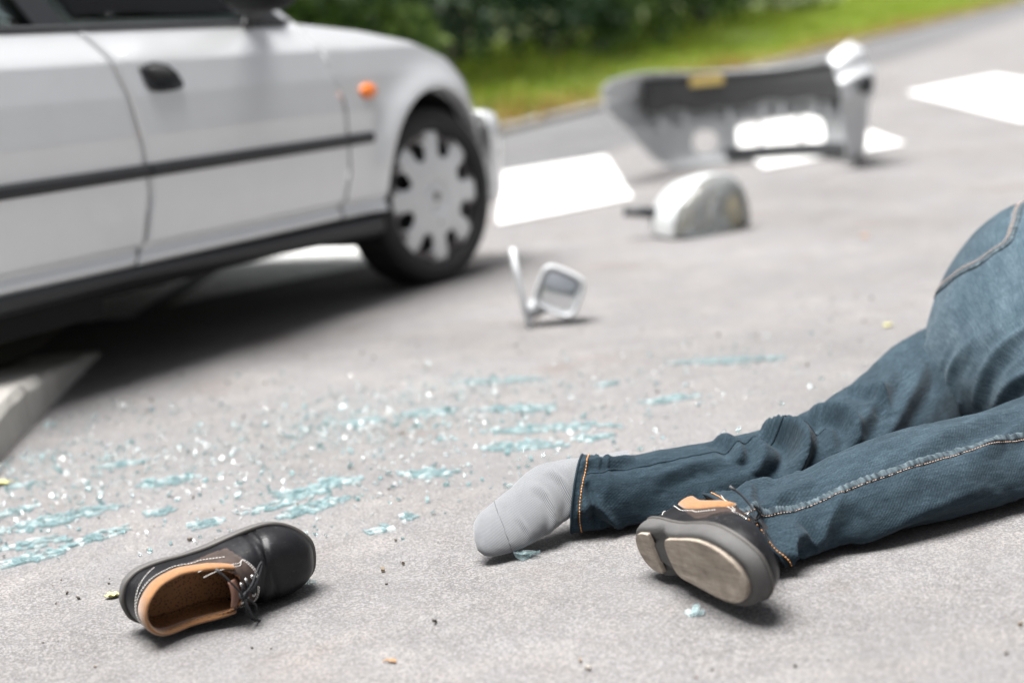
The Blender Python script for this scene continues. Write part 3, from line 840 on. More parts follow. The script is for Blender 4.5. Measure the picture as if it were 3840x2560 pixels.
v, f = tube([(-1.08 + .05 * math.sin(t), 1.25 + .18 * math.cos(t), .86 + .17 * math.sin(t)) for t in np.linspace(0, 2 * PI, 32, endpoint=False)], .014, 8, True); obj('steering_wheel', v, f, M['trim'], car)
# wheels
def make_wheel(a, yv, zc, steer, flip):
    w = bpy.data.objects.new('wheel', None); COL.objects.link(w); w.parent = car
    w.location = (a, yv, zc); w.rotation_euler = (0, 0, steer + (PI if flip else 0))
    prof = [(.205, .060), (.214, .072), (.222, .084), (.240, .092), (.262, .090), (.278, .080), (.287, .064), (.2895, .045), (.2895, .032), (.283, .031), (.283, .025), (.290, .024), (.290, .006), (.283, .005), (.283, -.005),
            (.290, -.006), (.290, -.024), (.283, -.025), (.283, -.031), (.2895, -.032), (.2895, -.05), (.285, -.066), (.27, -.085), (.24, -.09), (.21, -.07), (.205, -.02), (.205, .060)]
    prof = [(r, -h) for r, h in prof]
    v, f = lathe(prof, 96); obj('tyre', v, f, M['tyre'], w)
    # hub cap: 8 broad spokes, 8 windows near the rim, domed middle
    nr_, nt = 44, 256
    r = np.linspace(.012, .2155, nr_); th = np.linspace(0, 2 * PI, nt, endpoint=False)
    Rr, Tt = np.meshgrid(r, th, indexing='ij')
    ph = (Tt * 8 / (2 * PI)) % 1.0; dd = np.abs(ph - .5) * 2             # 0 mid window, 1 mid spoke
    arc = (1 - dd) * (PI / 8) * Rr                                     # not used for holes below
    hgt = .076 + .010 * (1 - (Rr / .2155) ** 2)
    rec = np.exp(-((dd) / .42) ** 4) * np.clip((Rr - .128) / .02, 0, 1)
    hgt = hgt - .020 * rec
    hgt = hgt - .010 * np.clip((.062 - Rr) / .010, 0, 1) + .006 * np.clip((.040 - Rr) / .008, 0, 1)
    hgt = hgt - .006 * np.clip((Rr - .206) / .008, 0, 1)
    V = np.stack([Rr * np.cos(Tt), -hgt, Rr * np.sin(Tt)], -1).reshape(-1, 3)
    F_ = []; fm = []
    for i in range(nr_ - 1):
        for j in range(nt):
            rm = (r[i] + r[i + 1]) / 2; pm = ((th[j] + PI / nt) * 8 / (2 * PI)) % 1.0; d_ = abs(pm - .5) * 2
            hole = (abs((rm - .160) / .031) ** 2.4 + abs(d_ / (.44 + 2.2 * (rm - .160))) ** 2.2) < 1
            if hole: continue
            a_ = i * nt + j; b_ = i * nt + (j + 1) % nt
            F_.append((a_, b_, b_ + nt, a_ + nt))
            fm.append(1 if (rm > .186 and d_ < .60 and rm < .211) else 0)
    hc = obj('hubcap', V, F_, [M['hubcap'], M['hub_ring']], w, fm=fm)
    v, f = lathe([(.001, -.040), (.19, -.040), (.213, -.055)], 48); obj('rim', v, f, M['hub_dark'], w)
    v, f = lathe([(.001, -.0835), (.016, -.0835), (.019, -.078)], 24); v[:, 0] += .0; obj('centre_cap', v, f, M['hub_ring'], w)
    v, f = lathe([(.001, -.0845), (.006, -.0845), (.008, -.080)], 12); v[:, 2] += -.085; v[:, 0] += .004; obj('valve', v, f, M['hub_dark'], w)
    return w
make_wheel(WA, .095, WZ, math.radians(-9), False)
make_wheel(WA, CW - .095, WZ, math.radians(-9), True)
make_wheel(RWA, .095, WZ + .085, 0, False)
make_wheel(RWA, CW - .095, WZ + .085, 0, True)

# ------------------------------------------------------------------ torn-off bumper shell
def bumper():
    t = thing('torn_bumper', 'torn-off silver bumper shell standing on the crossing with its inside to us', 'bumper', (1.30, 8.35, float(gz(8.3))))
    pl = np.array([(.555, 7.74), (.70, 8.02), (.83, 8.25), (.98, 8.42), (1.22, 8.52), (1.45, 8.55), (1.65, 8.50), (1.80, 8.36), (1.875, 8.15), (1.905, 7.95), (1.88, 7.78), (1.80, 7.69), (1.70, 7.66)]) - np.array([1.30, 8.35])
    ns, nt = 200, 70
    path = catmull(pl, 400); sl_ = np.concatenate([[0], np.cumsum(np.linalg.norm(np.diff(path, axis=0), axis=1))]); sl_ /= sl_[-1]
    T = np.linspace(0, 1, nt); S = np.linspace(0, 1, ns)
    prof_t = [0, .06, .12, .30, .42, .50, .56, .74, .80, .92, 1.0]
    prof_o = [-.06, -.01, 0, .015, .02, .03, .055, .06, .03, .015, -.05]
    V = np.zeros((nt, ns, 3))
    for i, tt in enumerate(T):
        s0 = np.interp(tt, [0, .12, .5, .88, 1], [.30, .245, .13, .015, .0]); s1 = np.interp(tt, [0, .5, 1], [.975, .99, 1.0])
        s = s0 + S * (s1 - s0)
        p = np.stack([np.interp(s, sl_, path[:, k]) for k in range(2)], -1)
        tg = np.gradient(p, axis=0); tg /= np.linalg.norm(tg, axis=1)[:, None]; nn = np.stack([-tg[:, 1], tg[:, 0]], -1)
        p = p + nn * np.interp(tt, prof_t, prof_o)
        hgt = .515 + .065 * np.clip((s - .72) / .10, 0, 1) ** 1.5 - .06 * np.clip((s - .93) / .07, 0, 1) ** 2
        V[i, :, :2] = p; V[i, :, 2] = .012 + tt * hgt + .02 * np.sin(s * 9) * tt
    F_ = []; 
    for i in range(nt - 1):
        for j in range(ns - 1):
            tm = (T[i] + T[i + 1]) / 2; sm = (S[j] + S[j + 1]) / 2
            xw = V[i, j, 0] + 1.30; yw = V[i, j, 1] + 8.35
            h1 = yw > 8.25 and abs((xw - 1.575) / .225) ** 5 + abs((tm - .26) / .175) ** 4 < 1
            bar_ = min(abs(xw - 1.475), abs(xw - 1.69)) < .010
            h2 = yw > 8.25 and abs((xw - 1.165) / .075) ** 2.6 + abs((tm - .24) / .12) ** 2.6 < 1
            if (h1 and not bar_) or h2: continue
            a = i * ns + j; F_.append((a, a + 1, a + 1 + ns, a + ns))
    sh = obj('bumper_shell', V.reshape(-1, 3), F_, M['loose_silver'], t, solid=.005)
    # black foam absorber along the upper inside
    L = []
    for s in np.linspace(.22, .80, 40):
        p = np.array([np.interp(s, sl_, path[:, k]) for k in range(2)]); e = 1e-3
        p2 = np.array([np.interp(s + e, sl_, path[:, k]) for k in range(2)]); tg = p2 - p; tg /= np.linalg.norm(tg); nn = np.array([-tg[1], tg[0]])
        wob = .010 * math.sin(s * 61) + .012 * math.sin(s * 23 + 1)
        L.append([(p[0] - nn[0] * d, p[1] - nn[1] * d, z) for d, z in [(-.005, .315 + wob), (.040, .325 + wob), (.045, .43), (.03, .495), (-.02, .52)]])
    v, f = loops_solid([np.array(l) for l in L]); obj('foam_absorber', v, f, M['grey_plastic'], t, smooth=False)
    # stiffening ribs
    for s in (.27, .345, .455, .53, .575, .66, .70):
        p = np.array([np.interp(s, sl_, path[:, k]) for k in range(2)]); p2 = np.array([np.interp(s + 1e-3, sl_, path[:, k]) for k in range(2)]); tg = p2 - p; tg /= np.linalg.norm(tg); nn = np.array([-tg[1], tg[0]])
        ang = math.atan2(nn[1], nn[0]); R = np.array([[math.cos(ang), -math.sin(ang), 0], [math.sin(ang), math.cos(ang), 0], [0, 0, 1]])
        v, f = box((p[0] - nn[0] * .012, p[1] - nn[1] * .012, .262), (.05, .020, .09), R); obj('rib', v, f, M['loose_silver'], t, smooth=False, bevel=.008)
    # yellow part label and the lamp on the end
    def on(s, z, d, w_, h_, name, mat, r=None):
        p = np.array([np.interp(s, sl_, path[:, k]) for k in range(2)]); p2 = np.array([np.interp(s + 1e-3, sl_, path[:, k]) for k in range(2)]); tg = p2 - p; tg /= np.linalg.norm(tg); nn = np.array([-tg[1], tg[0]])
        ang = math.atan2(tg[1], tg[0]); R = np.array([[math.cos(ang), -math.sin(ang), 0], [math.sin(ang), math.cos(ang), 0], [0, 0, 1]])
        if r:
            v, f = lathe([(.001, 0), (r, 0), (r, .02), (.001, .025)], 24); v = v @ R.T + np.array([p[0] - nn[0] * d, p[1] - nn[1] * d, z])
        else:
            v, f = box((p[0] - nn[0] * d, p[1] - nn[1] * d, z), (w_, .006, h_), R)
        return obj(name, v, f, mat, t, smooth=False)
    on(.40, .470, .056, .20, .055, 'paper_label', M['sticker'])
    on(.955, .40, -.075, 0, 0, 'side_lamp', M['trim'], .045)
    # dark air dam under the opening
    L = []
    for s in np.linspace(.44, .86, 26):
        p = np.array([np.interp(s, sl_, path[:, k]) for k in range(2)]); p2 = np.array([np.interp(s + 1e-3, sl_, path[:, k]) for k in range(2)]); tg = p2 - p; tg /= np.linalg.norm(tg); nn = np.array([-tg[1], tg[0]])
        L.append([(p[0] - nn[0] * d, p[1] - nn[1] * d, z) for d, z in [(0, .035), (.07, .035), (.07, .075), (0, .085)]])
    v, f = loops_solid([np.array(l) for l in L]); obj('air_dam', v, f, M['trim'], t, smooth=False)
    return t
bumper()

# ------------------------------------------------------------------ loose headlamp
def headlamp():
    t = thing('loose_headlamp', 'broken-off clear glass headlamp lying on the road near the crossing', 'headlamp', (.785, 5.74, 0), math.radians(36))
    t.scale = (1.20, 1.05, 1.06)
    out = np.array([(-.175, .012), (-.168, .075), (-.135, .135), (-.075, .185), (.0, .212), (.07, .208), (.12, .175), (.150, .115), (.160, .05), (.150, .006), (.05, .0), (-.08, .0)])
    o2 = catmull(np.vstack([out, out[:1]]), 73)[:-1]
    c = np.array([0, .09])
    ring = lambda sc, yv, dz=0: np.stack([c[0] + (o2[:, 0] - c[0]) * sc, np.full(72, yv), np.maximum(.002, c[1] + (o2[:, 1] - c[1]) * sc + dz)], -1)
    v, f = loops_solid([ring(.30, .19), ring(.55, .185), ring(.82, .14), ring(.97, .06), ring(1.0, .0), ring(1.0, -.015), ring(.955, -.022), ring(.93, -.012), ring(.90, .03), ring(.7, .075), ring(.3, .09)])
    obj('housing', v, f, M['lamp_shell'], t)
    v, f = loops_solid([ring(.945, -.006), ring(.94, -.030), ring(.86, -.048), ring(.62, -.066), ring(.3, -.074), ring(.05, -.076)]); obj('lens', v, f, M['lens_glass'], t)
    for x, z, r in ((-.065, .075, .052), (.045, .088, .058)):
        pr = [(.006, .085), (.5 * r, .065), (.85 * r, .03), (r, -.005), (r * 1.05, -.005)]
        v, f = lathe(pr, 36); v += np.array([x, .0, z]); rf = obj('reflector', v, f, M['lamp_shell'], t)
        v, f = lathe([(.001, -.002), (.012, .002), (.013, .07)], 18); v += np.array([x, .0, z]); obj('bulb', v, f, M['grey_plastic'], rf)
    v, f = loops_solid([np.stack([.112 + .038 * np.cos(th_), np.full(24, yv), .075 + .062 * np.sin(th_)], -1) for th_ in [np.linspace(0, 2 * PI, 24, endpoint=False)] for yv in (.05, -.012)]); obj('amber_insert', v, f, M['amber_dull'], t)
    v, f = tube([(-.11, .10, .085), (-.17, .15, .10), (-.215, .185, .105)], [.022, .020, .016], 10); obj('connector', v, f, M['trim'], t)
    return t
headlamp()

# ------------------------------------------------------------------ loose wing mirror
def mirror():
    t = thing('loose_wing_mirror', 'snapped-off silver wing mirror standing on its mounting plate on the road', 'wing mirror', (.10, 4.05, 0))
    # mounting plate, seen nearly edge on
    pl = catmull([(-.050, .01, .0), (-.058, .0, .06), (-.066, -.005, .12), (-.073, -.005, .17), (-.076, .0, .213)], 16)
    hw = np.interp(np.linspace(0, 1, 16), [0, .3, .7, 1], [.055, .06, .045, .014])
    L = []
    for p, w_ in zip(pl, hw):
        L.append([(p[0] - .006, p[1] + w_, p[2]), (p[0] + .006, p[1] + w_, p[2]), (p[0] + .009, p[1], p[2]), (p[0] + .006, p[1] - w_, p[2]), (p[0] - .006, p[1] - w_, p[2]), (p[0] - .012, p[1], p[2])])
    v, f = loops_solid([np.array(l) for l in L]); obj('mounting_plate', v, f, M['loose_silver'], t, bevel=.002)
    v, f = tube(catmull([(-.055, .005, .035), (-.03, .015, .045), (.0, .02, .06)], 8), np.linspace(.022, .030, 8), 12); obj('arm', v, f, M['loose_silver'], t)
    # rounded housing, tilted
    n = 72; th = np.linspace(0, 2 * PI, n, endpoint=False); pw = 4.0
    sq = np.stack([np.sign(np.cos(th)) * np.abs(np.cos(th)) ** (2 / pw), np.sign(np.sin(th)) * np.abs(np.sin(th)) ** (2 / pw)], -1)
    ex = np.array([.0550, -.004, -.030]); ez = np.array([.025, .004, .0545]); ey = np.cross(ez, ex); ey /= np.linalg.norm(ey)   # pointing away from us
    if ey[1] < 0: ey = -ey
    ey = ey + np.array([.12, 0, 0]); ey /= np.linalg.norm(ey)
    c0 = np.array([.037, -.03, .0905])
    ring = lambda sc, dpt: c0 + sq[:, :1] * ex * sc + sq[:, 1:] * ez * sc + ey * dpt
    v, f = loops_solid([ring(.2, .088), ring(.55, .082), ring(.80, .066), ring(.95, .040), ring(1.02, .012), ring(1.0, -.004), ring(.96, -.008), ring(.86, -.006), ring(.80, .004), ring(.79, .012)])
    hs_ = obj('housing', v, f, M['loose_silver'], t)
    v, f = loops_solid([ring(.775, .011), ring(.775, .004), ring(.755, .0025)]); obj('mirror_glass', v, f, M['mirror'], t)
    v, f = loops_solid([ring(.802, .006), ring(.802, .010), ring(.770, .010), ring(.770, .006)], cap=False); obj('gasket', v, f, M['trim'], t)
    return t
mirror()

# ------------------------------------------------------------------ shoes
SHL = .292
_ox = np.array([0, .004, .012, .030, .060, .095, .130, .165, .195, .222, .245, .265, .280, .289, SHL])
_olat = np.array([0, .017, .029, .039, .043, .0435, .046, .052, .0565, .058, .054, .044, .031, .018, 0])     # lateral side
_omed = np.array([0, .017, .028, .038, .040, .0375, .038, .044, .049, .051, .050, .045, .035, .022, 0])     # medial side
def shoe_outline(n=160):
    lat = np.stack([_ox, _olat], -1); med = np.stack([_ox, -_omed], -1)[::-1]
    P = np.vstack([lat, med[1:-1], lat[:1]])
    d = catmull(np.vstack([P[-2], P, P[1]]), 900)
    k = len(P) + 1
    d = d[int(900 / k):int(900 * (k - 1) / k) + 1]
    s_ = np.concatenate([[0], np.cumsum(np.linalg.norm(np.diff(d, axis=0), axis=1))])
    q = np.linspace(0, s_[-1], n, endpoint=False)
    return np.stack([np.interp(q, s_, d[:, k_]) for k_ in range(2)], -1)
OUTL = shoe_outline()
def out_normals(P):
    t = np.roll(P, -1, 0) - np.roll(P, 1, 0); t /= np.linalg.norm(t, axis=1)[:, None]
    n = np.stack([t[:, 1], -t[:, 0]], -1)
    c = P.mean(0)
    if ((P - c) * n).sum() < 0: n = -n
    return n
ONRM = out_normals(OUTL)
def poly_sd(X, Y, P):
    d = np.full(X.shape, 1e9); inside = np.zeros(X.shape, bool); m = len(P)
    for i in range(m):
        a = P[i]; b = P[(i + 1) % m]; e = b - a
        px, py = X - a[0], Y - a[1]; t = np.clip((px * e[0] + py * e[1]) / (e @ e + 1e-15), 0, 1)
        d = np.minimum(d, (px - e[0] * t) ** 2 + (py - e[1] * t) ** 2)
        c1 = (a[1] > Y) != (b[1] > Y)
        inside ^= c1 & (X < (b[0] - a[0]) * (Y - a[1]) / (b[1] - a[1] + 1e-15) + a[0])
    d = np.sqrt(d); return np.where(inside, -d, d)
ST = .025                                          # sole top
_hx = [0, .02, .08, .105, .130, .154, .180, .21, .245, .275, SHL]
_hh = [.128, .132, .132, .124, .100, .078, .066, .057, .048, .038, .028]     # upper height above sole top
_hr = [.026, .027, .026, .030, .038, .044, .045, .044, .041, .037, .030]
_cx = [0, .010, .035, .070, .105, .130, .144, .158]
_cz = [.074, .076, .066, .056, .066, .078, .084, .2]                          # collar cut height above sole top
hfun = lambda x: np.interp(x, _hx, _hh); rfun = lambda x: np.interp(x, _hx, _hr); cfun = lambda x: np.interp(x, _cx, _cz)
PW = 2.5
def dome(d, x, off=0.0):
    q = np.clip(d / rfun(x), 0, 1)
    return (hfun(x) - off) * (1 - (1 - q) ** PW) ** (1 / PW)
def wall_pt(i, z):
    """outer surface of the upper above outline point i at height z over the sole top"""
    p = OUTL[i]; x = p[0]; zz = np.clip(z / hfun(x), 0, .999)
    d = .001 + rfun(x) * (1 - (1 - zz ** PW) ** (1 / PW))
    return np.array([p[0] - ONRM[i, 0] * d, p[1] - ONRM[i, 1] * d, ST + z])
def top_pt(x, y):
    d = -poly_sd(np.array([[x]]), np.array([[y]]), OUTL)[0, 0] - .001
    return np.array([x, y, ST + float(dome(max(d, 0.0001), x))])
def _shoe_meshes():
    h = .0024; lo = (-.006, -.062, ST - .006); hi = (SHL + .006, .062, ST + .10)
    X, Y, Z = field(lo, hi, h)
    sd = poly_sd(X[:, :, 0], Y[:, :, 0], OUTL)[:, :, None] + 0 * X
    d = -sd - .001
    zz = Z - ST
    def shell(dq, off):
        e = np.clip(1 - dq / rfun(X), 0, None); g = np.clip(zz, 0, None) / (hfun(X) - off)
        return ((e ** PW + g ** PW) ** (1 / PW) - 1) * .035
    Fo = shell(d, 0.0); Fo = np.maximum(Fo, -(zz + .003))
    crease = CRZ = .0022 * np.exp(-((X - .190 - .25 * Y) / .004) ** 2) + .0018 * np.exp(-((X - .203 + .18 * Y) / .004) ** 2) + .0014 * np.exp(-((X - .182 - .1 * Y) / .004) ** 2)
    Fo = Fo + crease * (X > .15)
    Fi = shell(d - .004, .004)
    Fi = Fi + crease * 1.6 * (X > .15) + .0012 * (X > .17); Fi = np.maximum(Fi, .004 - d); Fi = np.maximum(Fi, -(zz - .004))
    F_ = np.maximum(Fo, -Fi)
    F_ = np.maximum(F_, zz - cfun(X))
    v, f = snets(F_, lo, h)
    fa = np.array(f); nb = np.zeros_like(v); ct = np.zeros(len(v))
    for a_, b_ in ((0, 1), (1, 2), (2, 3), (3, 0)):
        np.add.at(nb, fa[:, a_], v[fa[:, b_]]); np.add.at(nb, fa[:, b_], v[fa[:, a_]]); np.add.at(ct, fa[:, a_], 1); np.add.at(ct, fa[:, b_], 1)
    v = v * .45 + nb / ct[:, None] * .55
    # classify
    fc = np.array([v[list(q)].mean(0) for q in f])
    dd = -poly_sd(fc[:, 0], fc[:, 1], OUTL) - .001
    zc = fc[:, 2] - ST
    fo = np.abs(zc - dome(np.maximum(dd, 1e-5), fc[:, 0])); fi = np.abs(zc - dome(np.maximum(dd - .004, 0), fc[:, 0], .004))
    dist_o = np.minimum(np.abs(dd - rfun(fc[:, 0]) * (1 - (1 - np.clip(zc / hfun(fc[:, 0]), 0, .999) ** PW) ** (1 / PW))), fo)
    inner = ((dist_o > .0024) & (zc > -.001) | ((zc < .006) & (dd > .007))) & (fc[:, 0] < .151) & (zc < cfun(fc[:, 0]) - .0005)
    fm = np.zeros(len(f), int); fm[inner] = 2
    eyest = (~inner) & (fc[:, 0] > .085) & (fc[:, 0] < .176 - .9 * np.abs(np.abs(fc[:, 1]) - .020)) & (zc > .018 + .25 * np.abs(fc[:, 0] - .13))
    fm[eyest] = 1
    return v, f, fm
SHOE_V, SHOE_F, SHOE_FM = _shoe_meshes()
N_ = len(OUTL)
IX = np.arange(N_)

def build_shoe(parent, side, flat=False):
    """side=+1: left shoe (lateral is +y); -1 mirrors it. parent is an Empty in shoe space."""
    flip = lambda v: np.asarray(v) * np.array([1, side, 1])
    def put(name, v, f, mats, par=parent, **kw):
        f = [tuple(q) for q in f]
        if side < 0: f = [q[::-1] for q in f]
        return obj(name, flip(v), f, mats, par, **kw)
    upper = put('upper', SHOE_V, SHOE_F, [M['leather_black'], M['leather_brown'], M['lining']], fm=SHOE_FM)
    # midsole and welt
    def ring(off, z, lift=0):
        p = OUTL + ONRM * off
        rise = lift * np.exp(-((OUTL[:, 0] - .085) / .020) ** 2)
        toe = .010 * np.clip((OUTL[:, 0] - .22) / .07, 0, 1) ** 2
        return np.concatenate([p, (z + rise + toe)[:, None] if np.ndim(z + rise + toe) else np.full((N_, 1), z)], -1)
    L = [ring(-.012, .0, .009), ring(-.004, .0, .009), ring(-.001, .003, .009), ring(.0015, .010, .004), ring(.002, .016), ring(.002, .0205), ring(.001, .0235), ring(-.003, .0245), ring(-.014, .0245)]
    v, f = loops_solid(L); sole = put('sole', v, f, M['rubber_grey'], smooth=True)
    v, f = loops_solid([ring(.0005, .0216), ring(.0030, .0222), ring(.0038, .0240), ring(.0032, .0258), ring(.0, .0264), ring(-.003, .0256)], cap=False); put('welt', v, f, M['rubber_welt'])
    # outsole pads
    def pad(x0, x1, ins, name, par):
        q_ = OUTL - ONRM * ins; q_ = q_[(q_[:, 0] > x0) & (q_[:, 0] < x1)]
        an_ = np.arctan2(q_[:, 1], q_[:, 0] - q_[:, 0].mean()); q_ = q_[np.argsort(an_)]
        q_ = np.vstack([q_, q_[:1]]); s_ = np.concatenate([[0], np.cumsum(np.linalg.norm(np.diff(q_, axis=0), axis=1))])
        u_ = np.linspace(0, s_[-1], 96, endpoint=False); P = np.stack([np.interp(u_, s_, q_[:, k_]) for k_ in range(2)], -1)
        for _ in range(24 if x0 > .05 else 2): P = (np.roll(P, 1, 0) + 2 * P + np.roll(P, -1, 0)) / 4
        c = P.mean(0)
        toe = lambda p: .010 * np.clip((p[:, 0] - .22) / .07, 0, 1) ** 2
        Ls = []
        for sc, z in ((1, .002), (1, -.0035), (.985, -.0048), (.9, -.005)):
            q = c + (P - c) * sc; Ls.append(np.concatenate([q, (z + toe(q))[:, None]], -1))
        v, f = loops_solid(Ls); return put(name, v, f, M['outsole'], par, smooth=False)
    pd = parent if flat else sole
    pad(.008, .062, .009, 'heel_pad', pd); pad(.096, .30, .0085, 'tread_pad', pd)
    # insole
    L = []
    for off, z in ((-.007, .0295), (-.007, .031), (-.012, .0318)):
        L.append(np.concatenate([OUTL + ONRM * off, np.full((N_, 1), z)], -1))
    v, f = loops_solid(L); put('insole', v, f, M['lining'])
    # padded suede collar
    sel = [i for i in IX if OUTL[i, 0] < .137]
    # order along the outline: from lateral front round the heel to medial front
    iL = [i for i in sel if OUTL[i, 1] >= 0]; iM = [i for i in sel if OUTL[i, 1] < 0]
    iL.sort(key=lambda i: -OUTL[i, 0]); iM.sort(key=lambda i: OUTL[i, 0])
    order = iL + iM
    C = np.array([wall_pt(i, float(cfun(OUTL[i, 0])) - .008) for i in order])
    Nn = np.array([[ONRM[i, 0], ONRM[i, 1], 0] for i in order])
    for _ in range(3): C[1:-1] = (C[:-2] + C[1:-1] * 2 + C[2:]) / 4
    th = np.linspace(0, 2 * PI, 14, endpoint=False)
    wd = np.interp(np.linspace(0, 1, len(order)), [0, .08, .5, .92, 1], [.6, 1, 1.15, .8, .5])
    R_ = [C[k] + np.outer(np.cos(th) * .0042, Nn[k]) - Nn[k] * .0004 + np.outer(np.sin(th) * .0130 * wd[k], np.array([0, 0, 1.0])) for k in range(len(order))]
    v, f = loops_solid(R_); put('collar', v, f, M['suede'])
    # stitch lines round the quarters
    def wall_line(zf, i0=order, off=.0009):
        pts = []
        for i in i0:
            z = zf(OUTL[i, 0], OUTL[i, 1]); p = wall_pt(i, z); pts.append(p + np.array([ONRM[i, 0], ONRM[i, 1], .3]) * off)
        P_ = np.array(pts)
        for _ in range(2): P_[1:-1] = (P_[:-2] + P_[1:-1] * 2 + P_[2:]) / 4
        return P_
    st = [dashes(wall_line(lambda x, y: float(cfun(x)) - .028 - .006 * (x > .10)), .00055, .0032, .0014)]
    heel = [i for i in order if OUTL[i, 0] < .05]
    st.append(dashes(wall_line(lambda x, y: .010 + .75 * max(0, .045 - x), heel), .0005, .003, .0014))
    # eyestay stitching on the vamp, double row each side
    for yy in (1, -1):
        for o_ in (0, .0024):
            pts = [top_pt(x, yy * y) + np.array([0, 0, .0008]) for x, y in [(.088, .0400 - o_), (.110, .0405 - o_), (.134, .0385 - o_), (.150, .036 - o_), (.160 - o_, .0375), (.170 - o_, .026), (.175 - o_, .013), (.1755 - o_, .003)]]
            st.append(dashes(catmull(pts, 40), .0005, .0026, .0012))
    v, f = merge(st); put('stitching', v, f, M['thread_white'])
    # tongue
    tg = []
    for x, z in ((.127, .088), (.132, .086), (.138, .082), (.152, .072)):
        y_ = np.linspace(-.020, .020, 13)
        tg.append(np.stack([x - .22 * np.abs(y_) ** 1.2, y_, ST + z - 9 * y_ ** 2], -1))
    v = np.concatenate(tg); put('tongue', v, gridfaces(4, 13), M['tongue'], solid=.003)
    # eyelets + laces
    rows = (.140, .1525, .165); ye = .0135
    for x in rows:
        for sg in (1, -1):
            p = top_pt(x, sg * ye); e = .002
            nx = top_pt(x + e, sg * ye) - top_pt(x - e, sg * ye); ny = top_pt(x, sg * ye + e) - top_pt(x, sg * ye - e)
            nn = np.cross(nx, ny); nn /= np.linalg.norm(nn); a_ = nx / np.linalg.norm(nx); b_ = np.cross(nn, a_)
            t_ = np.linspace(0, 2 * PI, 14, endpoint=False)
            v, f = tube(p + nn * .0006 + np.outer(np.cos(t_), a_) * .0026 + np.outer(np.sin(t_), b_) * .0026, .0009, 6, True); put('eyelet', v, f, M['eyelet'])
    parts = []
    for k_, x in enumerate(rows):
        A_ = top_pt(x, ye); B_ = top_pt(x, -ye); m_ = (A_ + B_) / 2 + np.array([0, 0, .004])
        parts.append(tube(catmull([A_ + [0, 0, -.001], A_ * .7 + m_ * .3 + [0, 0, .002], m_, B_ * .7 + m_ * .3 + [0, 0, .002], B_ + [0, 0, -.001]], 20), .0016, 7))
        if k_ < 2:
            C_ = top_pt(rows[k_ + 1], -ye); parts.append(tube(catmull([A_, (A_ + C_) / 2 + [0, 0, .0055], C_], 14), .0016, 7))
    kn = top_pt(.140, 0) + np.array([-.002, 0, .007])
    t_ = np.linspace(0, 2 * PI, 24)
    parts.append(tube(np.stack([kn[0] + .004 * np.cos(t_), kn[1] + .0035 * np.sin(2 * t_), kn[2] + .003 * np.sin(t_)], -1), .0019, 7))
    K = kn
    curves = [
        # tall double loop lying over the vamp on the lateral side
        [K, K + [.012, .012, .004], K + [.030, .030, -.008], K + [.038, .036, -.012], K + [.034, .027, -.008], K + [.016, .008, .003], K + [.002, 0, .001]],
        # loose end reaching back over the collar
        [K, K + [-.010, .014, .008], K + [-.024, .034, .007], K + [-.034, .047, .002]],
        # loop hanging off the medial side
        [K, K + [.002, -.012, .006], K + [.008, -.028, .004], K + [.020, -.045, -.010], K + [.028, -.050, -.018], K + [.018, -.046, -.020], K + [.006, -.028, -.006], K + [.001, -.010, .003], K],
        [K, K + [.010, -.010, .003], K + [.020, -.022, -.006], K + [.024, -.034, -.016]],
    ]
    for c_ in curves: parts.append(tube(catmull(c_, 40), .00155, 7))
    v, f = merge(parts); lc = put('laces', v, f, M['lace'])
    e = np.array(K + [-.024, .034, .007]); e2 = np.array(K + [-.034, .047, .002])
    v, f = tube([e2 - (e2 - e) * .4, e2 + (e2 - e) * .15], .0021, 8); put('aglet', v, f, M['grey_plastic'], parent if flat else lc)
    return upper

RL = Matrix(((.8412, .0166, .5405), (.5408, -.0258, -.8408), (.0, .9995, -.0306)))
loose = thing('loose_shoe', 'black leather lace-up shoe lying on its side, empty, at lower left', 'shoe', mat=Matrix.Translation((-.5500, 1.9330, .0512)) @ RL.to_4x4() @ Matrix.Scale(.935, 4))
build_shoe(loose, +1)

# ------------------------------------------------------------------ the person lying on the road
person = thing('person', 'person in blue jeans lying on the asphalt with one shoe lost', 'person', (.9, 2.6, 0))
PO = np.array([.9, 2.6, 0.0])
def wobj(name, v, f, mats, parent=person, **kw):
    """object built in world coordinates and parented to the person"""
    return obj(name, np.asarray(v) - PO, f, mats, parent, **kw)

def fbm(n0, n1, scale, seed, octaves=4, wrap=True):
    """smooth periodic-in-u value noise on a (v,u) grid"""
    rg = np.random.default_rng(seed); out = np.zeros((n0, n1)); amp = 1.0; tot = 0
    for o_ in range(octaves):
        a = max(2, int(scale[0] * 2 ** o_)); b = max(2, int(scale[1] * 2 ** o_))
        g = rg.normal(0, 1, (a + 1, b)); g = np.concatenate([g, g[:, :1]], 1)
        yi = np.linspace(0, a - 1e-6, n0); xi = np.linspace(0, b - 1e-6, n1)
        y0 = yi.astype(int); x0 = xi.astype(int); fy = (yi - y0); fx = xi - x0
        fy = (fy * fy * (3 - 2 * fy))[:, None]; fx = (fx * fx * (3 - 2 * fx))[None]
        q = lambda i, j: g[np.ix_(np.clip(i, 0, a), np.clip(j, 0, b))]
        out += amp * ((q(y0, x0) * (1 - fx) + q(y0, x0 + 1) * fx) * (1 - fy) + (q(y0 + 1, x0) * (1 - fx) + q(y0 + 1, x0 + 1) * fx) * fy)
        tot += amp; amp *= .5
    return out / tot

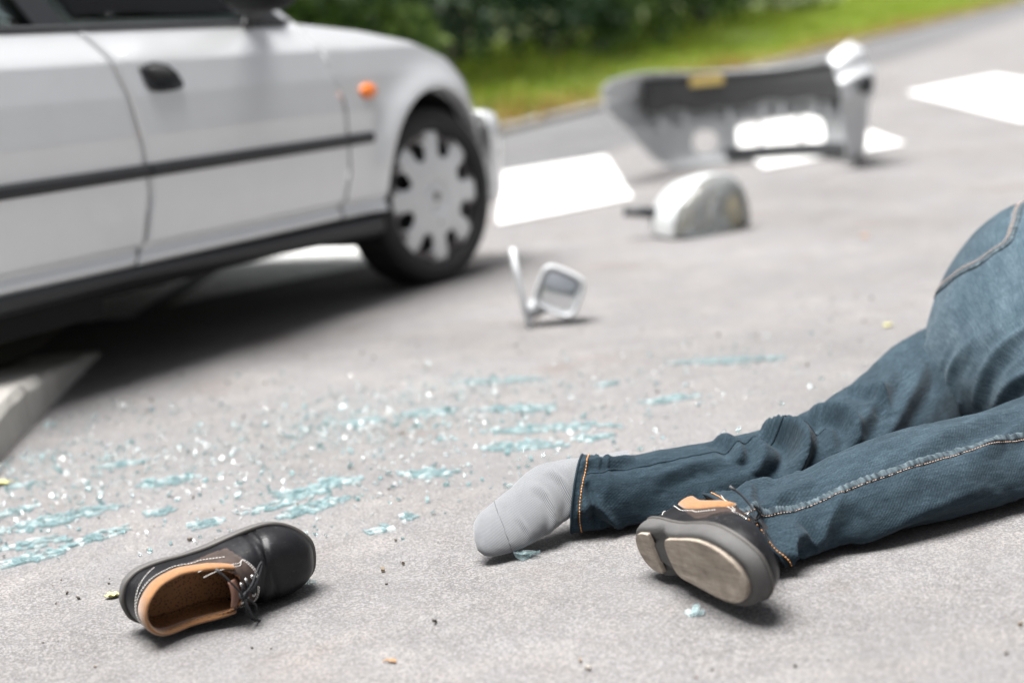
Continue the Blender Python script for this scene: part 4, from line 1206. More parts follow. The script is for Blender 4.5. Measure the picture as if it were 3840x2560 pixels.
def fold_field(nv, nu, folds):
    """folds: (list of (v, deg)), width, amplitude] -> displacement; a soft ridge with a trough beside it"""
    Vg, Ug = np.meshgrid(np.linspace(0, 1, nv), np.linspace(0, 360, nu, endpoint=False), indexing='ij')
    D = np.zeros((nv, nu))
    for pts, w, amp, asp in folds:
        p = catmull(np.array(pts, float), 24)
        best = np.full((nv, nu), 9e9); sg = np.zeros((nv, nu)); tt = np.zeros((nv, nu))
        for k in range(len(p) - 1):
            a, b = p[k], p[k + 1]
            du = ((Ug - a[1] + 180) % 360 - 180) / 360 * asp; dv = Vg - a[0]
            e = np.array([b[0] - a[0], (b[1] - a[1]) / 360 * asp]); L2 = e @ e + 1e-12
            t = np.clip((dv * e[0] + du * e[1]) / L2, 0, 1)
            qv = dv - e[0] * t; qu = du - e[1] * t; d = np.hypot(qv, qu)
            m = d < best; best = np.where(m, d, best); sg = np.where(m, np.sign(e[0] * qu - e[1] * qv), sg); tt = np.where(m, (k + t) / (len(p) - 1), tt)
        env = np.sin(np.clip(tt, 0, 1) * PI) ** .5
        D += amp * env * (.55 * np.exp(-(best / w) ** 2) + .45 * np.exp(-best / (.55 * w)) - .65 * np.exp(-((best - 1.9 * w) / (1.1 * w)) ** 2) * (sg > 0))
    return D

FOLD_K = 1.9
def leg(rings, nv, nu, folds, noise_amp, seed, sq=2.3, flat=True, extra=None, n_small=0):
    C = catmull(np.array([r[0] for r in rings]), nv); A = catmull(np.array([r[1] for r in rings]), nv); B = catmull(np.array([r[2] for r in rings]), nv)
    th = np.linspace(0, 2 * PI, nu, endpoint=False)
    ct = np.sign(np.cos(th)) * np.abs(np.cos(th)) ** (2 / sq); sn = np.sign(np.sin(th)) * np.abs(np.sin(th)) ** (2 / sq)
    S = C[:, None] + A[:, None] * ct[None, :, None] + B[:, None] * sn[None, :, None]
    def normals(S):
        du = np.roll(S, -1, 1) - np.roll(S, 1, 1); dv = np.gradient(S, axis=0)
        n = np.cross(du, dv); n /= np.linalg.norm(n, axis=2)[..., None] + 1e-12
        rad = S - C[:, None]
        return n if (n * rad).sum() > 0 else -n
    rg = np.random.default_rng(seed + 5); small = []
    for _ in range(n_small):
        v0 = rg.uniform(.02, .95); d0 = rg.uniform(-40, 180); dv = rg.normal(0, .035); dd_ = rg.uniform(14, 42) * rg.choice([-1, 1])
        small.append(([(v0, d0), (v0 + dv * .5 + rg.normal(0, .006), d0 + dd_ * .5), (v0 + dv, d0 + dd_)], rg.uniform(.005, .010), rg.uniform(.0006, .0018), .5))
    D = (fold_field(nv, nu, small) if small else 0) + FOLD_K * fold_field(nv, nu, folds) + noise_amp * fbm(nv, nu, (7, 5), seed) + noise_amp * .75 * fbm(nv, nu, (20, 8), seed + 1)
    if extra is not None: D = D + extra
    S = S + normals(S) * D[..., None]
    if flat:
        z = S[..., 2]; S[..., 2] = np.where(z < .014, .003 + .011 * np.exp((z - .014) / .02), z)
    # lengths for UV in metres
    Ls = np.concatenate([[0], np.cumsum(np.linalg.norm(np.diff(C, axis=0), axis=1))])
    per = 2 * PI * (np.linalg.norm(A, axis=1).mean() + np.linalg.norm(B, axis=1).mean()) / 2
    return S, normals(S), Ls, per

def leg_mesh(name, S, Ls, per, fade, mat, parent=person, uvflip=False):
    nv, nu = S.shape[:2]
    S2 = np.concatenate([S, S[:, :1]], 1)
    U = np.repeat(np.linspace(0, per, nu + 1)[None], nv, 0); Vv = np.repeat(Ls[:, None], nu + 1, 1)
    uv = np.stack([U, Vv], -1).reshape(-1, 2)
    F_ = gridfaces(nv, nu + 1)
    o = wobj(name, S2.reshape(-1, 3), F_, mat, parent, uv=uv)
    # weld the seam column
    at = o.data.attributes.new('fade', 'FLOAT', 'POINT')
    at.data.foreach_set('value', np.repeat(np.asarray(fade, dtype=np.float32).reshape(nv, -1), 1, 0).repeat(1).astype(np.float32) if np.ndim(fade) == 2 else np.repeat(np.asarray(fade, np.float32), nu + 1))
    bm = bmesh.new(); bm.from_mesh(o.data); bmesh.ops.recalc_face_normals(bm, faces=bm.faces); bm.to_mesh(o.data); bm.free()
    return o

# --- right leg (near): hem -> knee, outer seam on top
Rr_ = [((.292, 1.994, .050), (-.046, .033, .044), (.000, -.070, .016)),
       ((.318, 2.006, .048), (-.040, .030, .043), (.000, -.070, .012)),
       ((.345, 2.022, .047), (-.028, .026, .043), (.002, -.068, .006)),
       ((.380, 2.040, .048), (-.014, .022, .044), (.004, -.065, .0)),
       ((.421, 2.060, .052), (-.006, .022, .048), (.010, -.068, 0)),
       ((.491, 2.090, .060), (-.004, .022, .057), (.016, -.073, 0)),
       ((.599, 2.140, .065), (-.006, .022, .061), (.022, -.078, 0)),
       ((.714, 2.200, .062), (-.008, .020, .058), (.030, -.080, 0)),
       ((.830, 2.262, .066), (-.010, .016, .062), (.040, -.080, 0)),
       ((.910, 2.320, .072), (-.02, .01, .068), (.075, -.060, 0))]
nvR, nuR = 170, 120
foldsR = [([(.02, 95), (.10, 70), (.17, 35), (.22, 5)], .022, .0065, .55),
          ([(.05, 150), (.13, 120), (.22, 100), (.30, 95)], .020, .0075, .55),
          ([(.10, 20), (.20, 0), (.30, -25)], .020, .0050, .55),
          ([(.12, 60), (.26, 38), (.42, 20)], .018, .0038, .55),
          ([(.30, 120), (.40, 85), (.46, 60)], .022, .0040, .55),
          ([(.46, 140), (.58, 110), (.70, 95)], .026, .0050, .55),
          ([(.60, 40), (.72, 15), (.84, 5)], .018, .0050, .55),
          ([(.70, 60), (.80, 30), (.92, 10)], .016, .0055, .55),
          ([(.74, 130), (.84, 100), (.95, 90)], .020, .0050, .55)]
SR, NR, LsR, perR = leg(Rr_, nvR, nuR, foldsR, .0024, 11, n_small=46)
fadeR = .10 + .16 * np.clip(np.linspace(0, 1, nvR), 0, 1)
jeans = leg_mesh('jeans_leg', SR, LsR, perR, fadeR, M['denim'])
# --- left leg (far)
Rl_ = [((.078, 2.205, .056), (.010, .012, .055), (-.012, -.050, .0)),
       ((.110, 2.210, .055), (.006, .012, .054), (-.008, -.053, 0)),
       ((.145, 2.217, .053), (.0, .012, .051), (.0, -.056, 0)),
       ((.215, 2.236, .051), (.0, .014, .048), (.008, -.060, 0)),
       ((.290, 2.258, .051), (.0, .016, .048), (.012, -.062, 0)),
       ((.380, 2.288, .053), (.0, .018, .050), (.016, -.066, 0)),
       ((.470, 2.328, .058), (-.004, .020, .054), (.020, -.070, 0)),
       ((.555, 2.388, .066), (-.010, .024, .060), (.030, -.072, 0)),
       ((.635, 2.470, .076), (-.014, .028, .066), (.040, -.074, 0)),
       ((.720, 2.580, .088), (-.014, .030, .074), (.050, -.075, 0)),
       ((.830, 2.690, .100), (-.010, .030, .080), (.055, -.080, 0))]
foldsL = [([(.03, 100), (.10, 92), (.16, 120), (.20, 165)], .014, .0062, .5),
          ([(.06, 60), (.09, 95), (.10, 135)], .012, -.0045, .5),
          ([(.02, 25), (.10, 18), (.16, 25)], .014, .0042, .5),
          ([(.12, 5), (.17, 15), (.24, 5)], .014, .0055, .5),
          ([(.50, -10), (.535, 25), (.53, 70), (.48, 110)], .013, .0190, .5),
          ([(.56, -20), (.585, 15), (.57, 60), (.53, 95)], .014, -.0110, .5),
          ([(.60, -10), (.64, 30), (.63, 80)], .012, .0120, .5), ([(.42, -15), (.44, 20), (.43, 55)], .012, .0080, .5), ([(.70, -10), (.73, 25), (.71, 60)], .012, .0080, .5),
          ([(.46, 0), (.475, 40), (.45, 80)], .012, .0060, .5),
          ([(.66, 90), (.76, 55), (.86, 30)], .015, .0060, .5),
          ([(.64, 60), (.72, 30), (.80, 10)], .013, .0060, .5),
          ([(.26, 60), (.34, 45), (.42, 40)], .016, .0030, .5),
          ([(.22, 130), (.30, 110), (.40, 100)], .018, .0030, .5)]
nvL, nuL = 200, 120
SL, NL, LsL, perL = leg(Rl_, nvL, nuL, foldsL, .0024, 23, n_small=60)
fadeL = .08 + .10 * np.clip((np.linspace(0, 1, nvL) - .3) / .5, 0, 1)
leg_far = leg_mesh('jeans_leg', SL, LsL, perL, fadeL, M['denim'], person)
# --- seat of the jeans: knee -> thigh -> hip -> waist
Rb_ = [((.905, 2.300, .095), (.01, -.02, .085), (-.060, -.040, 0)),
       ((.885, 2.360, .105), (.02, -.03, .095), (-.090, -.030, 0)),
       ((.880, 2.430, .128), (.035, -.034, .120), (-.132, -.020, 0)),
       ((.886, 2.500, .156), (.050, -.030, .154), (-.160, -.010, 0)),
       ((.898, 2.580, .182), (.058, -.010, .184), (-.176, .000, 0)),
       ((.928, 2.670, .192), (.055, .010, .192), (-.168, .040, 0)),
       ((.978, 2.760, .188), (.040, .020, .184), (-.142, .075, 0)),
       ((1.045, 2.850, .180), (.020, .022, .168), (-.105, .085, 0))]
nvB, nuB = 150, 150
foldsB = [([(.16, 60), (.20, 80), (.22, 110)], .018, .0050, .8),
          ([(.26, 30), (.28, 70), (.27, 110)], .018, .0042, .8),
          ([(.36, 70), (.40, 95), (.38, 120)], .020, .0042, .8),
          ([(.44, 105), (.55, 100), (.62, 108)], .03, .0040, .8)]
SB, NB, LsB, perB = leg(Rb_, nvB, nuB, foldsB, .0026, 37, sq=2.1, n_small=30)
fadeB = .30 + .45 * np.clip((np.linspace(0, 1, nvB) - .05) / .4, 0, 1)
seat = leg_mesh('jeans_seat', SB, LsB, perB, fadeB, M['denim'], person)
# rounded knee closing the bent leg
def knee_cap(S_, i0, i1, par):
    c0 = S_[i0].mean(0); ax = c0 - S_[i1].mean(0); ax /= np.linalg.norm(ax); L = []
    for sc, sh in ((1.0, 0), (.985, .010), (.93, .024), (.80, .038), (.58, .050), (.30, .057), (.05, .059)):
        q = c0 + (S_[i0] - c0) * sc + ax * sh; q[:, 2] = np.maximum(q[:, 2], .004); L.append(q)
    v, f = loops_solid(L); uv = np.stack([np.tile(np.linspace(0, .45, S_.shape[1]), 7), np.repeat(np.arange(7) * .012, S_.shape[1])], -1)
    o = wobj('knee', v, f, M['denim'], par, uv=uv); at = o.data.attributes.new('fade', 'FLOAT', 'POINT'); at.data.foreach_set('value', np.full(len(v), .28, np.float32))
    bm = bmesh.new(); bm.from_mesh(o.data); bmesh.ops.recalc_face_normals(bm, faces=bm.faces); bm.to_mesh(o.data); bm.free()
knee_cap(SR, -1, -6, jeans); knee_cap(SB, 0, 5, seat)

def on_leg(S, Nn, path, off):
    nv, nu = S.shape[:2]; out = []; nr = []
    for v_, dg in path:
        i = np.clip(v_ * (nv - 1), 0, nv - 1.001); j = (dg / 360 * nu) % nu
        i0 = int(i); j0 = int(j) % nu; fi = i - i0; fj = j - int(j); j1 = (j0 + 1) % nu
        q = lambda T_: (T_[i0, j0] * (1 - fi) * (1 - fj) + T_[i0 + 1, j0] * fi * (1 - fj) + T_[i0, j1] * (1 - fi) * fj + T_[i0 + 1, j1] * fi * fj)
        n = q(Nn); n = n / (np.linalg.norm(n) + 1e-9); out.append(q(S) + n * off); nr.append(n)
    return np.array(out), np.array(nr)
def ribbon(P, Nn, width, hgt, name, mat, parent, closed=False):
    """raised strip lying on a surface"""
    T = np.gradient(P, axis=0); T /= np.linalg.norm(T, axis=1)[:, None] + 1e-12
    Bv = np.cross(Nn, T); Bv /= np.linalg.norm(Bv, axis=1)[:, None] + 1e-12
    prof = [(-.5, -.8), (-.5, .55), (-.3, 1.0), (.3, 1.0), (.5, .55), (.5, -.8)]
    w = np.broadcast_to(width, (len(P),))
    L = [np.array([P[k] + Bv[k] * a * w[k] + Nn[k] * b * hgt for a, b in prof]) for k in range(len(P))]
    v, f = loops_solid(L)
    s_ = np.concatenate([[0], np.cumsum(np.linalg.norm(np.diff(P, axis=0), axis=1))])
    uv = np.stack([np.repeat(s_, 6), np.tile([a * .004 for a, b in prof], len(P))], -1)
    o = wobj(name, v, f, mat, parent, uv=uv)
    bm = bmesh.new(); bm.from_mesh(o.data); bmesh.ops.recalc_face_normals(bm, faces=bm.faces); bm.to_mesh(o.data); bm.free()
    return o
full = np.arange(-60, 200, 2.0)
ang = np.arange(0, 360, 2.5)
# hems: folded bands + orange stitch
for S_, N2, hv, par in ((SR, NR, .052, jeans), (SL, NL, .046, leg_far)):
    P_, n_ = on_leg(S_, N2, [(.004, a) for a in np.append(ang, 0)], .0004)
    v, f = tube(P_[:-1], .0017, 7, True); wobj('hem_edge', v, f, M['denim'], par)
    # inside of the leg, its shade put into a near-black cloth colour
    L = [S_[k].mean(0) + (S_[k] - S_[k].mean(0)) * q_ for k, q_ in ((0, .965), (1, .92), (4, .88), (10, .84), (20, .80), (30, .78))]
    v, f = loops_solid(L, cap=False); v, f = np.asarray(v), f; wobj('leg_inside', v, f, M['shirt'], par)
    P_, n_ = on_leg(S_, N2, [(hv + .004 * math.sin(math.radians(3 * a)), a) for a in np.append(ang, 0)], .0006)
    v, f = dashes(P_, .00085, .0036, .0013); wobj('hem_stitching', v, f, M['thread_orange'], par)
# outer seam of the near leg with puckers and a stitch row
sp = [(.03, 62), (.10, 62), (.16, 56), (.24, 55), (.34, 55), (.46, 54), (.58, 52), (.70, 49), (.82, 47), (.93, 46), (.99, 46)]
sp = catmull(np.array(sp), 260)
P_, n_ = on_leg(SR, NR, sp, .0005)
wig = .0006 * np.sin(np.arange(len(P_)) * 1.9) + .0004 * RNG.normal(0, 1, len(P_)); P_ = P_ + n_ * wig[:, None]
ribbon(P_, n_, .0105 + .0015 * np.sin(np.arange(260) * 1.9), .0017, 'outer_seam', M['seam'], jeans)
P2, n2 = on_leg(SR, NR, sp + np.array([0, 4.6]), .0009)
v, f = dashes(P2, .0008, .0030, .0018); wobj('seam_stitching', v, f, M['thread_pale'], jeans)
# inner seam of the far leg: fine raised line
sp2 = catmull(np.array([(.05, 42), (.12, 40), (.18, 30), (.24, 33), (.34, 26), (.44, 20), (.52, 14), (.60, 30)]), 160)
P_, n_ = on_leg(SL, NL, sp2, .0003); ribbon(P_, n_, .0030, .0009, 'inner_seam', M['denim'], leg_far)
# back pocket: patch + double stitch
pk = [(.70, 82), (.66, 77), (.631, 72), (.591, 62.4), (.544, 50.4), (.537, 40.8), (.537, 31.2), (.604, 24), (.691, 19.2), (.78, 15), (.85, 12)]
def pocket():
    # patch filled between the outline and the far side
    P_, n_ = on_leg(SB, NB, catmull(np.array(pk), 120), .0011)
    ribbon(P_, n_, .0085, .0016, 'pocket_edge', M['seam'], seat)
    out = []
    for off in (3.2, 6.2):
        q = catmull(np.array(pk), 120); c = np.array([.76, 46]); dq = c - q; dq[:, 0] *= 110; nrm = np.linalg.norm(dq, axis=1)[:, None]; dq = dq / nrm; dq[:, 0] /= 110 * 1.6
        P2, n2 = on_leg(SB, NB, q + dq * off * .55, .0028 if off < 4 else .0014); out.append(dashes(P2, .00065, .0028, .0012))
    v, f = merge(out); wobj('pocket_stitching', v, f, M['thread_pale'], seat)
    # raised cloth patch
    vv = np.linspace(.0, 1, 40); rows_ = []
    lo = catmull(np.array(pk[:7]), 60); rows_ = []
    nrm_ = []
    for t_ in np.linspace(0, 1, 34):
        path = [(a * (1 - t_) + .84 * t_, b - 10 * t_) for a, b in lo]; q, _ = on_leg(SB, NB, path, .0016); rows_.append(q)
    V_ = np.array(rows_)
    uv = np.stack(np.meshgrid(np.linspace(0, .16, 60), np.linspace(0, .15, 34)), -1).reshape(-1, 2)
    o = wobj('pocket_patch', V_.reshape(-1, 3), gridfaces(34, 60), M['denim'], seat, uv=uv)
    at = o.data.attributes.new('fade', 'FLOAT', 'POINT'); at.data.foreach_set('value', np.full(len(V_.reshape(-1, 3)), .52, np.float32))
pocket()

# --- sock foot (left), heel up, toes down on the road
Rs_ = [((-.0765, 2.103, .034), (.0, .003, .003), (.001, -.003, .0)),
       ((-.0755, 2.104, .034), (-.003, .007, .011), (-.002, -.012, -.002)),
       ((-.0720, 2.106, .0345), (-.006, .010, .018), (-.004, -.021, -.003)),
       ((-.0630, 2.111, .0355), (-.009, .013, .025), (-.005, -.030, -.005)),
       ((-.0480, 2.121, .038), (-.011, .015, .029), (-.004, -.036, -.006)),
       ((-.028, 2.134, .0435), (-.014, .015, .031), (-.001, -.038, -.008)),
       ((-.008, 2.149, .050), (-.016, .015, .032), (.003, -.037, -.008)),
       ((.015, 2.165, .060), (-.018, .014, .035), (.006, -.040, -.006)),
       ((.042, 2.190, .069), (-.016, .012, .037), (.010, -.034, -.004)),
       ((.072, 2.212, .072), (-.010, .010, .036), (.012, -.032, 0)),
       ((.105, 2.230, .068), (-.004, .010, .036), (.010, -.032, 0)),
       ((.160, 2.245, .066), (.0, .012, .038), (.008, -.038, 0))]
foldsS = [([(.66, 30), (.69, 70), (.665, 120), (.60, 160)], .010, .0022, .35), ([(.74, 20), (.765, 60), (.755, 110), (.70, 150)], .010, .0026, .35), ([(.54, 60), (.55, 100), (.52, 140)], .010, .0014, .35)]
SS, NS, LsS, perS = leg(Rs_, 110, 96, foldsS, .0007, 51, sq=2.0)
def sock():
    nv, nu = SS.shape[:2]; S2 = np.concatenate([SS, SS[:, :1]], 1)
    uv = np.stack([np.repeat(np.linspace(0, 2.2, nu + 1)[None], nv, 0), np.repeat(LsS[:, None] * 9, nu + 1, 1)], -1).reshape(-1, 2)
    f = gridfaces(nv, nu + 1) + [tuple(range(nu))]
    o = wobj('sock', S2.reshape(-1, 3), f, M['sock'], person, uv=uv)
    bm = bmesh.new(); bm.from_mesh(o.data); bmesh.ops.recalc_face_normals(bm, faces=bm.faces); bm.to_mesh(o.data); bm.free()
    P_, n_ = on_leg(SS, NS, [(.42 + .03 * math.cos(math.radians(a - 60)), a) for a in np.arange(-30, 205, 4)], .0002)
    v, f = tube(P_, .0006, 6); wobj('toe_seam', v, f, M['sock_seam'], o)
sock()

# --- right shoe on the foot
Lx = Vector((.40, -.905, .10)).normalized(); Ux = Vector((.83, .46, .28)); Ux = (Ux - Lx * Ux.dot(Lx)).normalized(); Yx = Ux.cross(Lx)
RR = Matrix(((Lx.x, Yx.x, Ux.x), (Lx.y, Yx.y, Ux.y), (Lx.z, Yx.z, Ux.z)))
shoeR = bpy.data.objects.new('shoe', None); COL.objects.link(shoeR); shoeR.parent = person
shoeR.matrix_local = Matrix.Translation(Vector((.146, 1.985, .040)) - Vector(PO.tolist())) @ RR.to_4x4() @ Matrix.Scale(.93, 4)
shoeR['label'] = 'black shoe on the right foot showing its tan sole'
build_shoe(shoeR, -1, True)
# ankle between shoe and hem
v, f = tube(catmull([(.215, 1.955, .060), (.250, 1.972, .060), (.310, 2.005, .050), (.37, 2.04, .050)], 14), np.linspace(.026, .028, 14), 24); wobj('ankle_sock', v, f, M['sock'], person)

# --- upper body (beyond the right edge of the photograph): one continuous body, shirt over it
def upper_body():
    lo = np.array((.84, 2.50, -.01)); hi = np.array((2.15, 3.75, .52)); h = .016
    X, Y, Z = field(lo, hi, h)
    def torso(o_):
        d = cone_sdf(X, Y, (Z - .18) * .82 + .18, (1.0, 2.78, .175), (1.16, 3.0, .17), .135 + o_, .135 + o_)
        d = smin(d, cone_sdf(X, Y, (Z - .18) * .78 + .18, (1.16, 3.0, .17), (1.34, 3.22, .18), .14 + o_, .15 + o_), .06)
        return d
    def arms(o_):
        d = smin(cone_sdf(X, Y, Z, (1.33, 3.18, .30), (1.52, 2.98, .18), .060 + o_, .048 + o_), cone_sdf(X, Y, Z, (1.52, 2.98, .18), (1.72, 3.06, .06), .048 + o_, .036 + o_), .02)
        return np.minimum(d, smin(cone_sdf(X, Y, Z, (1.38, 3.22, .08), (1.62, 3.30, .055), .058 + o_, .048 + o_), cone_sdf(X, Y, Z, (1.62, 3.30, .055), (1.84, 3.42, .045), .046 + o_, .034 + o_), .02))
    head = smin(cone_sdf(X, Y, Z, (1.40, 3.29, .17), (1.47, 3.38, .15), .055, .052), cone_sdf(X, Y, Z, (1.52, 3.44, .125), (1.55, 3.475, .118), .095, .085), .03)
    head = smin(head, cone_sdf(X, Y, Z, (1.60, 3.40, .10), (1.615, 3.395, .098), .022, .014), .02)      # nose
    def hand(w, dr, up_):
        w = np.array(w, float); dr = np.array(dr, float); dr /= np.linalg.norm(dr); sd_ = np.cross(up_, dr); sd_ /= np.linalg.norm(sd_)
        d = cone_sdf(X, Y, Z, w, w + dr * .075, .026, .030)
        for k_, (o_, ln) in enumerate(((-.030, .060), (-.010, .075), (.010, .080), (.030, .070))):
            b = w + dr * .085 + sd_ * o_; m = b + dr * ln * .55 + np.array(up_) * .008; e = m + dr * ln * .5 - np.array(up_) * .012
            d = smin(d, np.minimum(cone_sdf(X, Y, Z, b, m, .0095, .0085), cone_sdf(X, Y, Z, m, e, .0085, .0075)), .008)
        return smin(d, cone_sdf(X, Y, Z, w + dr * .03 - sd_ * .028, w + dr * .075 - sd_ * .062, .011, .009), .01)
    body = smin(torso(-.012), head, .05); body = smin(body, arms(-.010), .04)
    body = smin(body, hand((1.74, 3.07, .045), (.9, .2, -.05), (0, 0, 1.0)), .02); body = smin(body, hand((1.86, 3.43, .032), (.85, .4, 0), (0, 0, 1.0)), .02)
    body = np.maximum(body, -(Z - .002))
    v, f = snets(body, lo, h); wobj('body', v, f, M['skin'], person)
    sh = smin(torso(.004), arms(.006), .05)
    cut = np.minimum(cone_sdf(X, Y, Z, (1.76, 3.08, .04), (1.9, 3.1, .03), .10, .12), cone_sdf(X, Y, Z, (1.88, 3.44, .04), (2.0, 3.5, .03), .11, .12))
    sh = np.maximum(sh, -cut); sh = np.maximum(sh, -(Z - .002))
    sh = sh + .004 * np.sin(X * 60 + Y * 40) * np.sin(Y * 55 - Z * 30)
    v, f = snets(sh, lo, h); wobj('shirt', v, f, M['shirt'], person)
    hr = np.maximum(cone_sdf(X, Y, Z, (1.52, 3.455, .130), (1.54, 3.49, .122), .104, .096), -((1.585 - X) + .25 * (Y - 3.45)))
    hr = np.maximum(hr, -(Z - .002))
    v, f = snets(hr, lo, h); wobj('hair', v, f, M['hair'], person)
upper_body()

# ------------------------------------------------------------------ shattered window glass
def crumbs(P, size, rg):
    n = len(P)
    c = np.array([[x, y, z] for x in (-1, 1) for y in (-1, 1) for z in (-1, 1)], float)
    sz = size[:, None, None] * np.stack([rg.uniform(.6, 1.3, n), rg.uniform(.6, 1.3, n), rg.uniform(.45, .8, n)], -1)[:, None, :] * .5
    v = c[None] * sz + rg.normal(0, .12, (n, 8, 3)) * sz
    a = rg.uniform(0, 2 * PI, n); tx = rg.normal(0, .35, n); ty = rg.normal(0, .35, n)
    ca, sa = np.cos(a)[:, None], np.sin(a)[:, None]
    x = v[..., 0] * ca - v[..., 1] * sa; y = v[..., 0] * sa + v[..., 1] * ca; z = v[..., 2] + x * tx[:, None] + y * ty[:, None]
    z = z - z.min(1)[:, None] + .0005
    V = np.stack([x + P[:, :1], y + P[:, 1:2], z + (P[:, 2:3] if P.shape[1] > 2 else 0)], -1).reshape(-1, 3)
    q = np.array([(0, 1, 3, 2), (4, 6, 7, 5), (0, 4, 5, 1), (2, 3, 7, 6), (0, 2, 6, 4), (1, 5, 7, 3)])
    F_ = (np.arange(n)[:, None, None] * 8 + q[None]).reshape(-1, 4)
    return V, F_.tolist()
CL = [(-.31, 3.10, .15, .13, 900), (-.18, 3.30, .19, .09, 800), (-.21, 2.95, .15, .11, 700), (-.51, 2.95, .17, .18, 900), (-.70, 2.81, .17, .18, 900),
      (-.87, 2.75, .10, .20, 700), (.01, 2.90, .21, .18, 600), (-.38, 2.56, .16, .14, 500), (-.96, 3.35, .10, .18, 260), (.47, 3.41, .20, .16, 260), (-.98, 2.98, .05, .11, 260), (-.15, 2.62, .17, .15, 260)]
pts = []
for cx, cy, sx, sy, n in CL:
    n = int(n * .60)
    pts.append(np.stack([RNG.normal(cx, sx, n), RNG.normal(cy, sy, n)], -1))
pts.append(np.stack([RNG.uniform(-1.0, .7, 500), RNG.uniform(2.25, 3.7, 500)], -1))
pts = np.concatenate(pts)
kx = -1.053 - .077 * (pts[:, 1] - 3.007)
ok = (pts[:, 0] > kx + .012) & ~((pts[:, 0] > -.10) & (pts[:, 1] < 2.42)) & ~((pts[:, 0] > .25) & (pts[:, 1] < 2.62)) & (pts[:, 1] > 2.2)
pts = pts[ok]
v, f = crumbs(pts, RNG.gamma(4, .00092, len(pts)).clip(.002, .008), RNG)
tag(obj('glass_crumbs', v, f, M['shards'], fix=False, smooth=False), 'scatter of tiny shattered window glass crumbs across the asphalt', 'broken glass', kind='stuff')
SEG = [[-0.88, 2.46, -0.72, 2.58], [-0.85, 2.37, -0.75, 2.4], [-0.82, 2.28, -0.73, 2.36], [-0.73, 2.36, -0.66, 2.44], [-0.65, 2.51, -0.6, 2.51], [-0.7, 2.7, -0.6, 2.73], [-0.46, 2.45, -0.39, 2.52], [-0.39, 2.52, -0.33, 2.63], [-0.4, 2.41, -0.31, 2.51], [-0.56, 2.4, -0.5, 2.43], [-0.92, 2.57, -0.87, 2.62], [-0.95, 2.76, -0.92, 2.8], [-0.43, 2.58, -0.39, 2.53], [-0.37, 2.58, -0.29, 2.62], [-0.22, 2.63, -0.12, 2.59], [-0.36, 3.06, -0.28, 3.07], [-0.25, 3.09, -0.12, 3.1], [-0.07, 3.08, 0.07, 3.04], [-0.07, 2.76, 0.08, 2.73], [-0.06, 2.88, 0.18, 2.85], [0.1, 2.75, 0.17, 2.77], [0.36, 3.38, 0.59, 3.33], [0.17, 3.21, 0.22, 3.23], [0.25, 3.0, 0.37, 3.05], [-0.14, 3.38, 0.06, 3.33], [-0.81, 2.87, -0.73, 2.89], [-0.25, 2.29, -0.21, 2.31], [-0.2, 2.35, -0.18, 2.36]]
def glass_sheet(seg, seed):
    """a flat piece of crazed window glass: jittered cells with gaps, some missing"""
    rg = np.random.default_rng(seed); a = np.array(seg[:2]); b = np.array(seg[2:]); L = np.linalg.norm(b - a)
    c = (a + b) / 2; e = (b - a) / L; nn = np.array([-e[1], e[0]]); W_ = rg.uniform(.030, .055) + .12 * L
    cs = .0095; nx = max(4, int(L * 1.15 / cs)); ny = max(3, int(W_ / cs))
    gx, gy = np.meshgrid(np.arange(nx + 1), np.arange(ny + 1), indexing='ij')
    P = np.stack([(gx / nx - .5) * L * 1.15, (gy / ny - .5) * W_], -1) + rg.normal(0, .0021, gx.shape + (2,))
    bend = rg.normal(0, .25); P[..., 1] += bend * P[..., 0] ** 2 / max(L, .05)
    ph = rg.uniform(0, 6.28, 4); V = []; F_ = []
    for i in range(nx):
        for j in range(ny):
            q = np.array([P[i, j], P[i + 1, j], P[i + 1, j + 1], P[i, j + 1]]); m = q.mean(0)
            rr = (abs(m[0]) / (L * .57)) ** 2 + (abs(m[1]) / (W_ * .5)) ** 2 + .35 * math.sin(m[0] * 90 + ph[0]) * math.sin(m[1] * 130 + ph[1]) + rg.normal(0, .16)
            if rr > .92 or rg.uniform() < .14: continue
            q = m + (q - m) * rg.uniform(.84, .98); w_ = q[:, :1] * e + q[:, 1:] * nn
            z0 = .0006; h = rg.uniform(.0026, .0042); tl = rg.normal(0, .0006, 4); k = len(V)
            V += [(x_, y_, z0) for x_, y_ in w_] + [(x_, y_, z0 + h + t_) for (x_, y_), t_ in zip(w_, tl)]
            F_ += [(k + 3, k + 2, k + 1, k), (k + 4, k + 5, k + 6, k + 7)] + [(k + u_, k + (u_ + 1) % 4, k + 4 + (u_ + 1) % 4, k + 4 + u_) for u_ in range(4)]
    o = obj('glass_patch', V, F_, M['sheet_glass'], fix=False, smooth=False); o.location = (c[0], c[1], 0)
    x, y = c
    if x < -.64: where = 'at the left edge, left of and behind the loose shoe'
    elif x < -.25 and y < 2.7: where = 'just behind the toe of the loose shoe'
    elif y >= 2.98 and x < .1: where = 'farthest back towards the car'
    elif x > .1 and y > 2.9: where = 'on the road beyond the far leg'
    elif y < 2.45: where = 'between the loose shoe and the grey sock'
    else: where = 'behind the grey sock'
    return tag(o, 'streak of cracked teal glass ' + where, 'broken glass', 'teal glass streaks on the road')
